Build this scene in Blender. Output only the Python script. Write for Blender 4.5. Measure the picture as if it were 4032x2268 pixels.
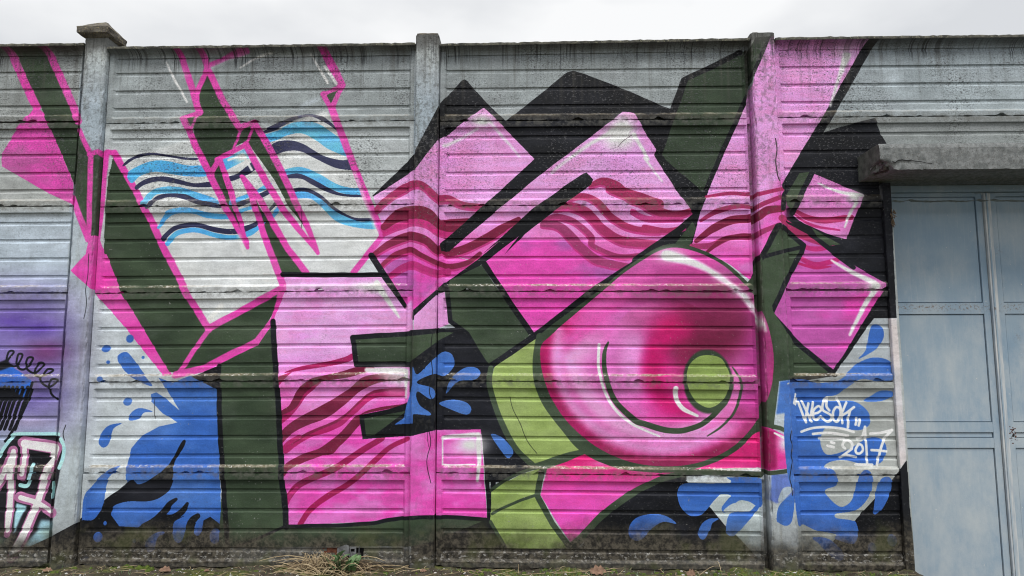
import bpy, bmesh, math, random
import numpy as np
from mathutils import Matrix, Vector

for o in list(bpy.data.objects):
    bpy.data.objects.remove(o)
S = bpy.context.scene
COL = S.collection
rnd = random.Random(7)
nrs = np.random.RandomState(5)

# ------------------------------------------------------------------ camera
CX, CD, CZ = 2.5756, 4.0545, 1.0216
YAW, PIT, ROL, FPX = -0.019358, 0.113725, -0.002046, 2800.0
cy, sy, cp, sp = math.cos(YAW), math.sin(YAW), math.cos(PIT), math.sin(PIT)
cr, sr = math.cos(ROL), math.sin(ROL)
fw = np.array([sy*cp, cy*cp, sp]); r0 = np.array([cy, -sy, 0.0]); u0 = np.cross(r0, fw)
rt = cr*r0 + sr*u0; up = -sr*r0 + cr*u0
cam = bpy.data.cameras.new('camera')
cam.sensor_width = 36.0; cam.lens = FPX/4032*36; cam.clip_start = 0.05; cam.clip_end = 3000
co = bpy.data.objects.new('camera', cam); COL.objects.link(co)
co.matrix_world = Matrix(((rt[0], up[0], -fw[0], CX), (rt[1], up[1], -fw[1], -CD), (rt[2], up[2], -fw[2], CZ), (0, 0, 0, 1)))
S.camera = co

# ------------------------------------------------------------------ sky and sun (overcast)
SUN_EL, SUN_AZ = math.radians(63), math.radians(165)
w = bpy.data.worlds.new('World'); S.world = w; w.use_nodes = True
nt = w.node_tree; nt.nodes.clear()
def N(t, kind, **kw):
    n = t.nodes.new(kind)
    for k, v in kw.items():
        if k.startswith('i_'):
            n.inputs[k[2:].replace('_', ' ')].default_value = v
        else:
            setattr(n, k, v)
    return n
sky = N(nt, 'ShaderNodeTexSky', sky_type='NISHITA', sun_disc=False, sun_elevation=SUN_EL, sun_rotation=SUN_AZ)
tc = N(nt, 'ShaderNodeTexCoord')
mp = N(nt, 'ShaderNodeMapping'); mp.inputs['Scale'].default_value = (1.0, 1.0, 2.4); mp.inputs['Location'].default_value = (0.35, 0.1, 0.2)
nz = N(nt, 'ShaderNodeTexNoise', i_Scale=2.1, i_Detail=5.0, i_Roughness=0.48)
ramp = N(nt, 'ShaderNodeValToRGB')
ramp.color_ramp.elements[0].position = 0.41; ramp.color_ramp.elements[0].color = (6.3, 6.45, 6.7, 1)
ramp.color_ramp.elements[1].position = 0.60; ramp.color_ramp.elements[1].color = (8.6, 8.65, 8.7, 1)
mx = N(nt, 'ShaderNodeMix', data_type='RGBA'); mx.inputs[0].default_value = 0.96
bg = N(nt, 'ShaderNodeBackground', i_Strength=0.0595)
wo = N(nt, 'ShaderNodeOutputWorld')
L = nt.links.new
L(tc.outputs['Generated'], mp.inputs['Vector']); L(mp.outputs[0], nz.inputs['Vector']); L(nz.outputs['Fac'], ramp.inputs['Fac'])
L(sky.outputs[0], mx.inputs[6]); L(ramp.outputs[0], mx.inputs[7]); L(mx.outputs[2], bg.inputs['Color']); L(bg.outputs[0], wo.inputs['Surface'])

sl = bpy.data.lights.new('sun', 'SUN'); sl.energy = 1.5; sl.angle = math.radians(24); sl.color = (1.0, 0.985, 0.96)
so = bpy.data.objects.new('sun', sl); COL.objects.link(so)
sdir = Vector((math.sin(SUN_AZ)*math.cos(SUN_EL), math.cos(SUN_AZ)*math.cos(SUN_EL), math.sin(SUN_EL)))
so.location = sdir*20 + Vector((2, 0, 0)); so.rotation_euler = sdir.to_track_quat('Z', 'Y').to_euler()

S.view_settings.view_transform = 'Standard'; S.view_settings.look = 'None'
S.view_settings.exposure = 0.95; S.view_settings.gamma = 1.0; S.view_settings.use_curve_mapping = False
S.cycles.filter_width = 1.05
KLIT = 0.80      # how bright a pure white wall renders (display linear)

# ------------------------------------------------------------------ helpers
def tag(o, label=None, cat=None, group=None, kind=None):
    if label: o['label'] = label
    if cat: o['category'] = cat
    if group: o['group'] = group
    if kind: o['kind'] = kind
    return o
def empty(name, loc):
    o = bpy.data.objects.new(name, None); o.empty_display_size = 0.1
    o.location = loc; COL.objects.link(o); return o
def wloc(o):
    v = Vector(o.location)
    while o.parent:
        o = o.parent; v = v + Vector(o.location)
    return v
def mk(name, verts, faces, mat, parent=None, origin=(0, 0, 0), uv=None, smooth=False, attr=None, link=True):
    """verts in world space; the object's own origin is put at origin"""
    og = Vector(origin)
    V = np.asarray(verts, dtype=np.float64)
    me = bpy.data.meshes.new(name)
    me.from_pydata((V - np.array(og)).tolist(), [], [tuple(int(i) for i in f) for f in faces])
    if uv is not None:
        lay = me.uv_layers.new(name='paint')
        idx = np.empty(len(me.loops), dtype=np.int32); me.loops.foreach_get('vertex_index', idx)
        lay.data.foreach_set('uv', np.ascontiguousarray(uv[idx], dtype=np.float32).ravel())
    if attr:
        for k, a in attr.items():
            at = me.attributes.new(k, 'FLOAT', 'POINT'); at.data.foreach_set('value', np.asarray(a, dtype=np.float32))
    if smooth:
        me.shade_smooth()
    me.materials.append(mat); me.update()
    o = bpy.data.objects.new(name, me); COL.objects.link(o)
    if parent:
        o.parent = parent; o.location = og - wloc(parent)
    else:
        o.location = og
    return o
def box(x0, x1, y0, y1, z0, z1):
    v = [(x0, y0, z0), (x1, y0, z0), (x1, y1, z0), (x0, y1, z0), (x0, y0, z1), (x1, y0, z1), (x1, y1, z1), (x0, y1, z1)]
    f = [(0, 3, 2, 1), (4, 5, 6, 7), (0, 1, 5, 4), (1, 2, 6, 5), (2, 3, 7, 6), (3, 0, 4, 7)]
    return v, f
class MB:
    def __init__(s): s.v = []; s.f = []
    def add(s, v, f):
        n = len(s.v); s.v += [tuple(p) for p in v]; s.f += [tuple(i+n for i in q) for q in f]; return s
    def box(s, *a): return s.add(*box(*a))
    def grid(s, P):           # P: rows x cols x 3
        P = np.asarray(P); R, C = P.shape[:2]
        f = [(r*C+c, r*C+c+1, (r+1)*C+c+1, (r+1)*C+c) for r in range(R-1) for c in range(C-1)]
        return s.add(P.reshape(-1, 3).tolist(), f)
    def tube(s, pts, r, n=5):
        pts = [Vector(p) for p in pts]; rings = []
        for i, p in enumerate(pts):
            d = (pts[min(i+1, len(pts)-1)] - pts[max(i-1, 0)]).normalized()
            a = d.orthogonal().normalized(); b = d.cross(a)
            rr = r[i] if isinstance(r, (list, tuple)) else r
            rings.append([tuple(p + a*rr*math.cos(2*math.pi*k/n) + b*rr*math.sin(2*math.pi*k/n)) for k in range(n)])
        v = [q for g in rings for q in g]
        f = [(i*n+k, i*n+(k+1) % n, (i+1)*n+(k+1) % n, (i+1)*n+k) for i in range(len(pts)-1) for k in range(n)]
        f += [tuple(range(n-1, -1, -1)), tuple((len(pts)-1)*n+k for k in range(n))]
        return s.add(v, f)

# ------------------------------------------------------------------ the mural: flat paint, drawn as shapes on the wall plane
TX0, TX1, TZ0, TZ1 = -0.95, 5.15, -0.14, 3.06
TPM = 560.0                                  # texels per metre
TW, TH = int((TX1-TX0)*TPM), int((TZ1-TZ0)*TPM)
def to_wall(px, py, Y=0.0):
    """traced pixel of the reference image, cast from the camera -> point of the plane y = Y"""
    px = np.asarray(px, float); py = np.asarray(py, float)
    D = fw[None] + rt[None]*((px-2016)/FPX)[:, None] - up[None]*((py-1134)/FPX)[:, None]
    t = (Y+CD)/D[:, 1]
    return CX+t*D[:, 0], CZ+t*D[:, 2]
CROP = dict(A=(0, 0, 1.449), B=(0, 1000, 1.449), C=(800, 0, 1.449), D=(800, 900, 1.449), E=(1600, 0, 1.449), F=(1600, 900, 1.449),
            G=(2400, 0, 1.449), H=(2400, 900, 1.449), I=(3032, 0, 1.449), K=(3032, 900, 1.449),
            L=(0, 1668, 2.415), M=(1000, 1668, 2.415), N=(2000, 1668, 2.415), P=(3032, 1668, 2.415), Q=(1080, 1380, 3.788), R=(3110, 1520, 4.262), U=(2080, 940, 1.5098), V=(0, 1300, 1.4976), T=(0, 0, 1/1.56522))
DXY = [0, 0]
def parse(s):
    c = None; out = []; sc = None
    for t in s.replace(')(', ') (').split():
        if t in CROP:
            c = CROP[t]; sc = sc or c[2]
        else:
            a = t.strip('()').split(',')
            out.append((c[0]+float(a[0])/c[2]+DXY[0], c[1]+float(a[1])/c[2]+DXY[1]))
    X, Z = to_wall(*np.array(out).T)
    return np.stack([(X-TX0)*TPM, (Z-TZ0)*TPM], -1), sc
MPP = 0.00146*TPM                            # texels per image pixel
def crom(p, closed, n=7):
    m = len(p); o = []
    for i in range(m if closed else m-1):
        if closed: a, b, c, d = p[(i-1) % m], p[i], p[(i+1) % m], p[(i+2) % m]
        else: a, b, c, d = p[max(i-1, 0)], p[i], p[i+1], p[min(i+2, m-1)]
        for k in range(n):
            t = k/n
            o.append(0.5*((2*b)+(c-a)*t+(2*a-5*b+4*c-d)*t*t+(3*b-a-3*c+d)*t**3))
    if not closed: o.append(p[-1])
    return np.array(o)
IMG = np.zeros((TH, TW, 3), np.float32)
def vnoise(h, w, cell, seed, octv=3, anis=(1, 1)):
    r = np.random.RandomState(seed); out = np.zeros((h, w), np.float32); amp = 1; tot = 0
    for k in range(octv):
        ch, cw = max(cell*anis[1]/2**k, 1.5), max(cell*anis[0]/2**k, 1.5)
        gh, gw = int(h/ch)+3, int(w/cw)+3
        g = r.rand(gh, gw).astype(np.float32)
        yy = np.arange(h)/ch; xx = np.arange(w)/cw
        y0 = yy.astype(int); x0 = xx.astype(int); fy = (yy-y0).astype(np.float32); fx = (xx-x0).astype(np.float32)
        fy = fy*fy*(3-2*fy); fx = fx*fx*(3-2*fx)
        a = g[y0][:, x0]*(1-fx)+g[y0][:, x0+1]*fx; b = g[y0+1][:, x0]*(1-fx)+g[y0+1][:, x0+1]*fx
        out += amp*(a*(1-fy)[:, None]+b*fy[:, None]); tot += amp; amp *= 0.55
    return out/tot
WOB_X = (vnoise(TH, TW, 60, 91, 2)-0.5)*4.0     # hand-painted edges are never dead straight
WOB_Y = (vnoise(TH, TW, 60, 92, 2)-0.5)*4.0
BLOT = vnoise(TH, TW, 120, 11, 4, (1.6, 0.8))
BLOT2 = vnoise(TH, TW, 36, 12, 3, (1.5, 1.0))
def blur(m, r):
    r = int(round(r))
    if r < 1: return m
    for ax in (0, 1, 0, 1):
        k = 2*r+1
        pad = [(0, 0), (0, 0)]; pad[ax] = (r+1, r)
        c = np.cumsum(np.pad(m, pad, mode='edge'), axis=ax)
        m = (np.take(c, range(k, c.shape[ax]), axis=ax) - np.take(c, range(0, c.shape[ax]-k), axis=ax))/k
    return m
def comp(x0, y0, m, col, al=1.0):
    h, wd = m.shape
    sub = IMG[y0:y0+h, x0:x0+wd]
    if callable(col):
        c = col(x0, y0, h, wd)
    else:
        c = np.array(col, np.float32)/255
    mm = (m*al)[..., None]
    sub[:] = sub*(1-mm) + c*mm
def bbox(p, pad):
    x0 = int(max(0, np.floor(p[:, 0].min()-pad))); x1 = int(min(TW, np.ceil(p[:, 0].max()+pad)))
    y0 = int(max(0, np.floor(p[:, 1].min()-pad))); y1 = int(min(TH, np.ceil(p[:, 1].max()+pad)))
    return x0, x1, y0, y1
def polymask(p, x0, x1, y0, y1):
    ys = np.arange(y0, y1)+0.5; xs = np.arange(x0, x1)+0.5
    X = xs[None]+WOB_X[y0:y1, x0:x1]
    m = np.zeros((y1-y0, x1-x0), bool)
    q = np.roll(p, -1, 0)
    for (ax, ay), (bx, by) in zip(p, q):
        if ay == by: continue
        r = np.nonzero((ay <= ys) != (by <= ys))[0]
        if len(r) == 0: continue
        xi = ax+(ys[r]-ay)*(bx-ax)/(by-ay)
        m[r] ^= X[r] < xi[:, None]
    return m.astype(np.float32)
def P(s, col, soft=0.0, sm=False, al=1.0):
    p, sc = parse(s)
    if sm: p = crom(p, True)
    sf = soft/sc*MPP
    x0, x1, y0, y1 = bbox(p, 3+3*sf)
    if x1-x0 < 2 or y1-y0 < 2: return
    m = polymask(p, x0, x1, y0, y1)
    if sf: m = blur(m, sf)
    comp(x0, y0, m, col, al)
def K(s, wd, col, soft=1.2, sm=True, al=1.0, clip=None):
    p, sc = parse(s)
    wds = np.atleast_1d(np.array(wd, float))/sc*MPP/2
    if len(p) > 2 and sm:
        n0 = len(p); p = crom(p, False)
        if len(wds) > 1: wds = np.interp(np.linspace(0, 1, len(p)), np.linspace(0, 1, len(wds)), wds)
    elif len(wds) > 1: wds = np.interp(np.linspace(0, 1, len(p)), np.linspace(0, 1, len(wds)), wds)
    if len(wds) == 1: wds = np.full(len(p), wds[0])
    sf = max(soft/sc*MPP, 0.6)
    x0, x1, y0, y1 = bbox(p, wds.max()+2*sf+3)
    if x1-x0 < 2 or y1-y0 < 2: return
    m = np.zeros((y1-y0, x1-x0), np.float32)
    for i in range(len(p)-1):
        a, b = p[i], p[i+1]; wm = max(wds[i], wds[i+1])+2*sf+4
        u0 = int(max(x0, min(a[0], b[0])-wm)); u1 = int(min(x1, max(a[0], b[0])+wm+1))
        v0 = int(max(y0, min(a[1], b[1])-wm)); v1 = int(min(y1, max(a[1], b[1])+wm+1))
        if u1 <= u0 or v1 <= v0: continue
        X = np.arange(u0, u1)[None]+0.5+WOB_X[v0:v1, u0:u1]; Y = np.arange(v0, v1)[:, None]+0.5+WOB_Y[v0:v1, u0:u1]
        d = b-a; l2 = d@d+1e-9
        t = np.clip(((X-a[0])*d[0]+(Y-a[1])*d[1])/l2, 0, 1)
        ds = np.hypot(X-a[0]-t*d[0], Y-a[1]-t*d[1])-(wds[i]*(1-t)+wds[i+1]*t)
        k = np.clip(0.5-ds/(2*sf), 0, 1)
        sub = m[v0-y0:v1-y0, u0-x0:u1-x0]; np.maximum(sub, k, out=sub)
    if clip is not None: m = m*m*(3-2*m)*polymask(clip, x0, x1, y0, y1)
    comp(x0, y0, m, col, al)
def O(s, rx, ry, col, soft=2.0, al=1.0):      # ellipse(s)
    pts, sc = parse(s)
    for c in pts:
        a, b = rx/sc*MPP, ry/sc*MPP; sf = max(soft/sc*MPP, 0.7)
        x0, x1, y0, y1 = bbox(np.array([c-[a, b], c+[a, b]]), 2*sf+4)
        if x1-x0 < 2 or y1-y0 < 2: continue
        X = (np.arange(x0, x1)[None]+0.5-c[0])/a; Y = (np.arange(y0, y1)[:, None]+0.5-c[1])/b
        d = (np.hypot(X, Y)-1)*min(a, b)
        comp(x0, y0, np.clip(0.5-d/(2*sf), 0, 1), col, al)
def G(s, rx, ry, col, al=1.0, clip=None):                # soft spray cloud
    pts, sc = parse(s)
    for c in pts:
        a, b = rx/sc*MPP, ry/sc*MPP
        x0, x1, y0, y1 = bbox(np.array([c-[a, b], c+[a, b]])*1.0, max(a, b)*1.2)
        X = (np.arange(x0, x1)[None]+0.5-c[0])/a; Y = (np.arange(y0, y1)[:, None]+0.5-c[1])/b
        m = np.exp(-1.4*(X*X+Y*Y)).astype(np.float32)
        if clip is not None: m = m*polymask(clip, x0, x1, y0, y1)
        comp(x0, y0, m, col, al)
def mixer(c1, c2, lo=0.4, hi=0.62, n=None):
    c1 = np.array(c1, np.float32)/255; c2 = np.array(c2, np.float32)/255
    src = BLOT if n is None else n
    def f(x0, y0, h, wd):
        t = np.clip((src[y0:y0+h, x0:x0+wd]-lo)/(hi-lo), 0, 1)[..., None]
        return c1*(1-t)+c2*t
    return f
def vgrad(za, ca, zb, cb, mott=None):
    ca = np.array(ca, np.float32)/255; cb = np.array(cb, np.float32)/255
    def f(x0, y0, h, wd):
        z = TZ0+(np.arange(y0, y0+h)+0.5)/TPM
        t = np.clip((z-za)/(zb-za), 0, 1)[:, None]
        t = np.clip(t+(BLOT[y0:y0+h, x0:x0+wd]-0.5)*0.5, 0, 1)[..., None]
        c = ca*(1-t)+cb*t
        if mott is not None:
            k = np.clip((BLOT2[y0:y0+h, x0:x0+wd]*0.5+BLOT[y0:y0+h, x0:x0+wd]*0.5-0.5)/0.14, 0, 1)[..., None]
            c = c*(1-k*0.55)+np.array(mott, np.float32)/255*k*0.55
        return c
    return f
# paint colours as they stand on the wall
BLK = mixer((9, 11, 16), (18, 20, 27)); GRN = mixer((46, 59, 44), (58, 72, 54)); PNK = mixer((212, 62, 162), (212, 78, 168))
LIM = mixer((126, 147, 78), (140, 160, 92)); BLU = mixer((50, 94, 172), (64, 108, 182)); LBL = mixer((76, 162, 236), (100, 180, 240))
NVY = mixer((38, 40, 70), (52, 54, 84)); MAR = mixer((112, 22, 56), (132, 34, 70)); MAG = (176, 32, 98); WHT = (238, 236, 236)
LPK = mixer((240, 154, 214), (214, 146, 206)); HPK = mixer((212, 70, 168), (184, 86, 166)); LGR = mixer((196, 199, 200), (210, 212, 212))
PGR = vgrad(1.58, (212, 70, 166), 1.92, (240, 154, 214), (196, 130, 194))

# bare, once whitewashed concrete
zz = TZ0+(np.arange(TH)+0.5)/TPM; xx = TX0+(np.arange(TW)+0.5)/TPM
def band(z, pts):
    a = np.array(pts, float); return np.stack([np.interp(z, a[:, 0], a[:, k]) for k in (1, 2, 3)], -1)
c_main = band(zz, [(-.1, 150, 150, 146), (.3, 184, 188, 190), (1.3, 192, 196, 199), (1.95, 188, 190, 190), (1.985, 182, 184, 182), (2.46, 178, 181, 181), (2.49, 146, 150, 150), (2.8, 148, 152, 152), (3, 124, 129, 131)])
c_left = band(zz, [(-.1, 120, 125, 130), (.3, 165, 180, 190), (1.4, 178, 188, 200), (1.9, 178, 186, 194), (1.99, 168, 168, 164), (2.47, 160, 162, 160), (2.49, 142, 143, 140), (2.8, 152, 154, 152), (3, 120, 122, 120)])
c_right = band(zz, [(-.1, 150, 152, 146), (1.0, 168, 171, 170), (2.2, 138, 141, 138), (2.47, 128, 130, 128), (2.5, 152, 158, 160), (2.75, 150, 157, 160), (3, 120, 127, 132)])
c_post = band(zz, [(-.1, 150, 155, 156), (.4, 168, 178, 184), (1.3, 172, 182, 190), (2.2, 162, 174, 184), (2.6, 152, 164, 174), (3, 160, 164, 162)])
sel = np.where(xx < -.06, 0, np.where(xx > 4.06, 2, 1))
IMG[:] = np.stack([c_left, c_main, c_right])[sel].transpose(1, 0, 2)/255*np.array([0.965, 0.985, 1.0], np.float32)
for a, b in ((-.11, .075), (1.92, 2.07), (3.9, 4.065)):
    k = (xx > a) & (xx < b); IMG[:, k] = (c_post/255)[:, None]
IMG *= (0.93+0.14*BLOT)[..., None]*(0.95+0.1*BLOT2)[..., None]

# ---- neighbouring piece on the left: purple fade, chained figure, pale 17
G('B (60,460)', 300, 230, (98, 76, 148), 0.8)
P('B (-300,190) (420,230) (400,990) (-300,990)', mixer((92, 78, 146), (118, 104, 166)), soft=105, al=0.95)
G('B (250,560)', 160, 80, (104, 50, 104), 0.9); G('B (60,380) (220,420)', 130, 60, (92, 66, 160), 0.8)
G('B (150,960)', 200, 40, (160, 150, 180), 0.7)
P('B (-200,670) (60,645) (180,720) (155,830) (110,815) (40,760) (-200,740)', (42, 96, 190))
for a in (0, 25, 50, 75, 105, 135):
    K('B (%d,760) (%d,1000)' % (a+25, a-60), 20, BLK)
K('B (185,735) (150,840) (60,1010) (20,1070)', 16, BLK)
P('B (-200,745) (40,760) (120,815) (150,832) (20,840) (-200,830)', BLK, soft=6)
K('B (20,640) (40,560) (70,560) (30,620) (80,640) (120,580) (95,575) (85,640) (130,660) (180,600) (150,595) (140,650) (190,680) (240,630) (210,625) (190,680) (230,700) (295,665) (260,660) (230,720) (280,760) (330,720) (290,720) (280,790) (320,830)', 12, BLK)
P('B (-200,690) (30,600) (60,640) (10,660) (-200,720)', BLK, soft=4)
P('L (-300,300) (20,250) (150,95) (556,105) (610,240) (575,420) (520,700) (500,900) (495,1060) (470,1180) (40,1270) (-300,1270)', (28, 28, 34), soft=3)
K('L (-80,420) (0,270) (85,150) (150,100) (555,105)', 34, (168, 216, 232)); K('L (575,150) (605,240) (590,340) (560,420)', 34, (168, 216, 232))
P('L (-300,1050) (80,1100) (40,1290) (-300,1290)', (70, 90, 90), soft=10)
P('L (380,920) (500,930) (490,1080) (440,1180) (200,1180) (330,1040)', mixer((150, 190, 205), (120, 135, 120)), soft=12)
P('L (140,760) (240,790) (180,900) (110,1060) (120,900)', (160, 205, 220), soft=6)
K('L (300,390) (290,470) (250,590) (175,590)', 36, (160, 208, 225)); K('L (500,560) (490,700)', 30, (168, 216, 232))
MAV = (166, 104, 146); PWH = mixer((242, 230, 235), (232, 214, 222))
K('L (110,250) (95,420) (85,700) (70,880) (50,1060)', [70, 86, 80, 80, 60], MAV); K('L (105,260) (20,500) (-60,620)', 90, MAV)
K('L (110,265) (95,420) (82,700) (66,880) (48,1020)', [42, 58, 56, 58, 38], PWH); K('L (95,300) (20,500) (-60,610)', 46, PWH)
K('L (205,180) (530,235) (440,480) (345,760) (210,1080) (110,1270)', [112, 116, 98, 98, 104, 100], MAV, sm=False); K('L (215,200) (205,510)', 84, MAV); K('L (170,700) (335,745) (490,850)', 96, MAV, sm=False)
K('L (215,195) (520,240) (425,490) (340,760) (200,1080) (105,1240)', [76, 82, 64, 62, 70, 66], PWH, sm=False); K('L (215,200) (205,480)', 44, PWH); K('L (180,705) (335,755) (470,835)', 44, PWH, sm=False)
P('L (270,300) (480,325) (430,385) (300,375)', BLK)

# ---- left letter: dark green bands with pink outline
P('A (75,282) (250,282) (350,480) (452,690) (447,735) (440,1055) (415,1045) (330,850) (240,640) (165,490) (100,330)', GRN)
P('A (195,598) (240,640) (330,850) (415,1050) (418,1168) (270,1100) (0,945) (-6,880) (70,755)', mixer((206, 70, 164), (180, 82, 150), 0.42, 0.58))
P('A (447,770) (505,880) (520,880) (560,875) (585,900) (575,1180) (548,1345) (520,1345) (490,1310) (420,1140)', GRN)
P('B (400,95) (490,0) A (512,1350) (560,1330) (600,1449) B (600,0) (700,230) (978,690) (930,697) (700,410) (590,285) (548,228)', PNK)
P('A (640,880) (800,1180) (925,1449) B (950,0) (1050,230) (1175,430) (1130,510) (1060,610) (1010,680) (960,672) (690,225) (600,0) A (590,1449) (600,1180) (622,980)', GRN)
P('B (1185,430) D (440,360) (430,420) (300,645) (0,785) B (1010,685)', GRN)
P('A (675,880) (850,860) (1110,780) (1250,700) C (250,820) (700,620) (1030,1335) D (855,250) (455,300) (440,340) (20,560) B (1060,220) (960,0) A (830,1180)', LGR, soft=8, al=0.8)
for s_, w_ in (('A (45,270) (110,420) (198,605)', 50), ('A (262,275) (350,470) (446,690)', 46), ('A (450,740) (480,810) (518,885)', 30),
               ('A (508,882) (556,866) (584,888) (610,868) (642,868)', 30), ('A (516,885) (512,1100) (505,1350)', 32), ('A (415,1130) (455,1240) (505,1365)', 36),
               ('A (605,880) (590,1080) (565,1300) (545,1449)', 36), ('A (645,870) (820,1180) (945,1449) B (1065,230) (1186,432)', 40),
               ('B (1186,425) D (440,345)', 40), ('D (455,335) (400,520) (300,648)', 40), ('D (302,645) (150,720) (0,795) B (1000,690)', 42), ('B (1186,432) (1095,560) (1008,690)', 28)):
    K(s_, w_, PNK, soft=3, sm=False)
# spikes
P('A (1172,405) (1210,440) (1340,700) (1360,760) (1320,850) (1240,895) (1190,975) (1100,790) (1105,720) (1125,650) (1140,640) (1125,540) (1150,470)', GRN)
P('A (1055,672) (1128,655) (1092,720)', GRN)
P('C (30,970) (80,900) (110,910) (190,1160) (260,1390) (245,1410) (130,1190)', PNK)
P('C (48,1003) (88,935) (112,1020) (165,1180) (216,1325) (150,1200) (90,1090)', GRN)
P('C (205,740) (295,710) (370,860) (510,1110) (585,1310) (490,1180) (400,1020) (245,800) (180,830)', GRN)
P('C (265,1060) (320,1180) (400,1300) (470,1420) D (572,250) (445,280) (350,0) C (330,1260)', GRN)
# waves, left and right
P('A (700,930) (760,885) (850,868) (950,878) (1050,893) (1115,895) (1120,908) (1050,908) (950,890) (850,880) (770,900) (700,945)', NVY, sm=True)
P('A (720,985) (800,935) (880,912) (960,917) (1060,940) (1162,945) (1178,1000) (1060,1002) (960,987) (880,977) (800,995) (745,1042)', LBL, sm=True)
P('A (765,1060) (830,1017) (920,1002) (1000,1017) (1100,1042) (1195,1035) (1212,1062) (1100,1064) (1000,1045) (900,1032) (820,1052) (775,1080)', NVY, sm=True)
P('A (800,1160) (850,1090) (930,1063) (1020,1065) (1100,1088) (1225,1132) (1240,1165) (1130,1142) (1040,1107) (950,1100) (880,1112) (830,1172)', LBL, sm=True)
P('A (830,1182) (880,1122) (950,1100) (1050,1105) (1130,1138) (1250,1165) (1255,1188) (1130,1168) (1040,1133) (960,1122) (900,1142) (850,1187)', NVY, sm=True)
P('A (890,1290) (940,1212) (1000,1188) (1080,1185) (1180,1210) (1295,1222) (1305,1248) (1180,1242) (1100,1217) (1000,1217) (940,1252) (905,1300)', LBL, sm=True)
P('A (915,1352) (980,1290) (1060,1267) (1130,1268) (1220,1293) (1330,1302) (1449,1262) C (345,1215) (300,1290) A (1449,1300) (1340,1333) (1230,1325) (1130,1297) (1060,1297) (990,1315) (930,1372)', NVY, sm=True)
P('A (938,1380) (990,1320) (1060,1299) (1130,1299) (1230,1328) (1340,1338) (1449,1295) C (350,1262) (300,1320) A (1420,1345) (1340,1362) (1250,1360) (1130,1327) (1060,1327) (1000,1347) (955,1400)', LBL, sm=True)
P('C (100,910) (240,843) (258,900) (120,972)', LBL); P('C (140,1005) (200,980) (285,915) (305,955) (200,1015) (140,1032)', NVY, sm=True)
P('C (160,1140) (280,1090) (370,1040) (378,1062) (260,1120) (165,1175)', LBL, sm=True); P('C (180,1165) (280,1120) (380,1070) (378,1100) (280,1150) (190,1187)', NVY, sm=True)
P('C (190,1200) (270,1175) (292,1190) (200,1217)', LBL); P('C (375,1190) (420,1138) (428,1160) (380,1207)', NVY); P('C (385,1225) (430,1170) (445,1190) (400,1240)', LBL)
G('C (215,895)', 55, 40, WHT, 0.85)
P('C (340,745) (450,690) (580,648) (680,663) (750,718) (775,750) (700,702) (620,667) (530,682) (440,727) (350,757)', NVY, sm=True)
P('C (345,768) (440,735) (520,698) (600,693) (680,718) (800,808) (835,888) (720,852) (640,797) (560,757) (480,767) (368,808)', LBL, sm=True)
P('C (378,830) (430,800) (500,797) (580,823) (680,883) (780,910) (858,908) (865,962) (760,957) (650,907) (560,862) (480,857) (393,877)', NVY, sm=True)
P('C (448,970) (520,950) (580,955) (660,988) (760,1048) (850,1070) (918,1070) (925,1112) (800,1102) (700,1062) (620,1022) (550,987) (463,992)', LBL, sm=True)
P('C (465,998) (540,985) (620,1018) (720,1072) (800,1103) (925,1110) (930,1122) (830,1120) (730,1102) (620,1052) (560,1018) (475,1014)', NVY, sm=True)
P('C (505,1075) (580,1068) (660,1103) (760,1188) (860,1238) (975,1243) (980,1257) (880,1257) (790,1237) (690,1162) (600,1097) (520,1092)', NVY, sm=True)
P('C (510,1097) (580,1090) (660,1128) (760,1208) (880,1258) (985,1258) (1005,1302) (880,1297) (760,1262) (680,1187) (610,1132) (530,1128)', LBL, sm=True)
for s_, w_ in (('A (1022,290) (1090,500) (1132,640)', 40), ('A (1150,285) (1178,375)', 40), ('A (1178,372) (1300,318) (1415,290)', 32), ('A (1174,385) (1118,520) (1116,610)', 32),
               ('C (18,385) (110,575) (205,728)', 40), ('A (1040,670) (1140,637)', 30), ('A (1048,678) (1110,830) (1200,1000)', 40), ('A (1122,655) (1095,728)', 16),
               ('C (30,985) (130,1190) (248,1410)', [42, 40, 20]), ('C (75,905) (240,825)', 30), ('C (90,898) (34,985)', 30), ('C (95,915) (160,1100) (248,1405)', [32, 30, 20]),
               ('C (240,822) (350,1030) (480,1230) (650,1440)', [40, 40, 40, 20]), ('C (292,700) (350,800) (480,1050) (580,1270) (652,1440)', [40, 40, 40, 36, 20]), ('C (202,728) (292,697)', 32), ('C (292,700) (242,815)', 17), ('C (207,740) (172,842)', 17),
               ('C (214,1000) (275,1120) (345,1345) D (455,335)', [22, 36, 38, 40]), ('C (222,1005) (330,1150) (400,1280) (480,1420) D (582,250)', [22, 36, 38, 38, 38]),
               ('C (678,265) (785,482)', 52), ('C (688,530) (788,485)', 26), ('C (685,530) (728,605)', 40), ('C (785,488) (740,595)', 30), ('C (725,598) (820,850) (920,1100) (1022,1335)', 42), ('D (1026,30) (855,248)', 36)):
    K(s_, w_, PNK, soft=3, sm=False)
P('C (702,537) (765,506) (726,586)', GRN)
K('C (140,908) (222,880) (272,965)', 14, WHT, soft=3, sm=False)
for s_, w_ in (('A (940,350) (990,450) (1062,578)', [8, 14, 10]), ('C (205,380) (300,325) (395,300)', [8, 14, 6]), ('C (615,310) (705,468)', [10, 16]), ('C (690,375) (755,472)', 18)):
    K(s_, w_, WHT, soft=4, al=0.9)
K('A (1205,380) (1300,335) (1400,310)', 18, (215, 222, 228), soft=12, al=0.6); K('C (560,600) (650,560)', 24, (200, 212, 225), soft=14, al=0.5)
K('A (930,330) (1050,420)', 30, (215, 220, 222), soft=20, al=0.35); K('C (320,330) (620,320)', 40, (215, 220, 224), soft=22, al=0.5)
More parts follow.
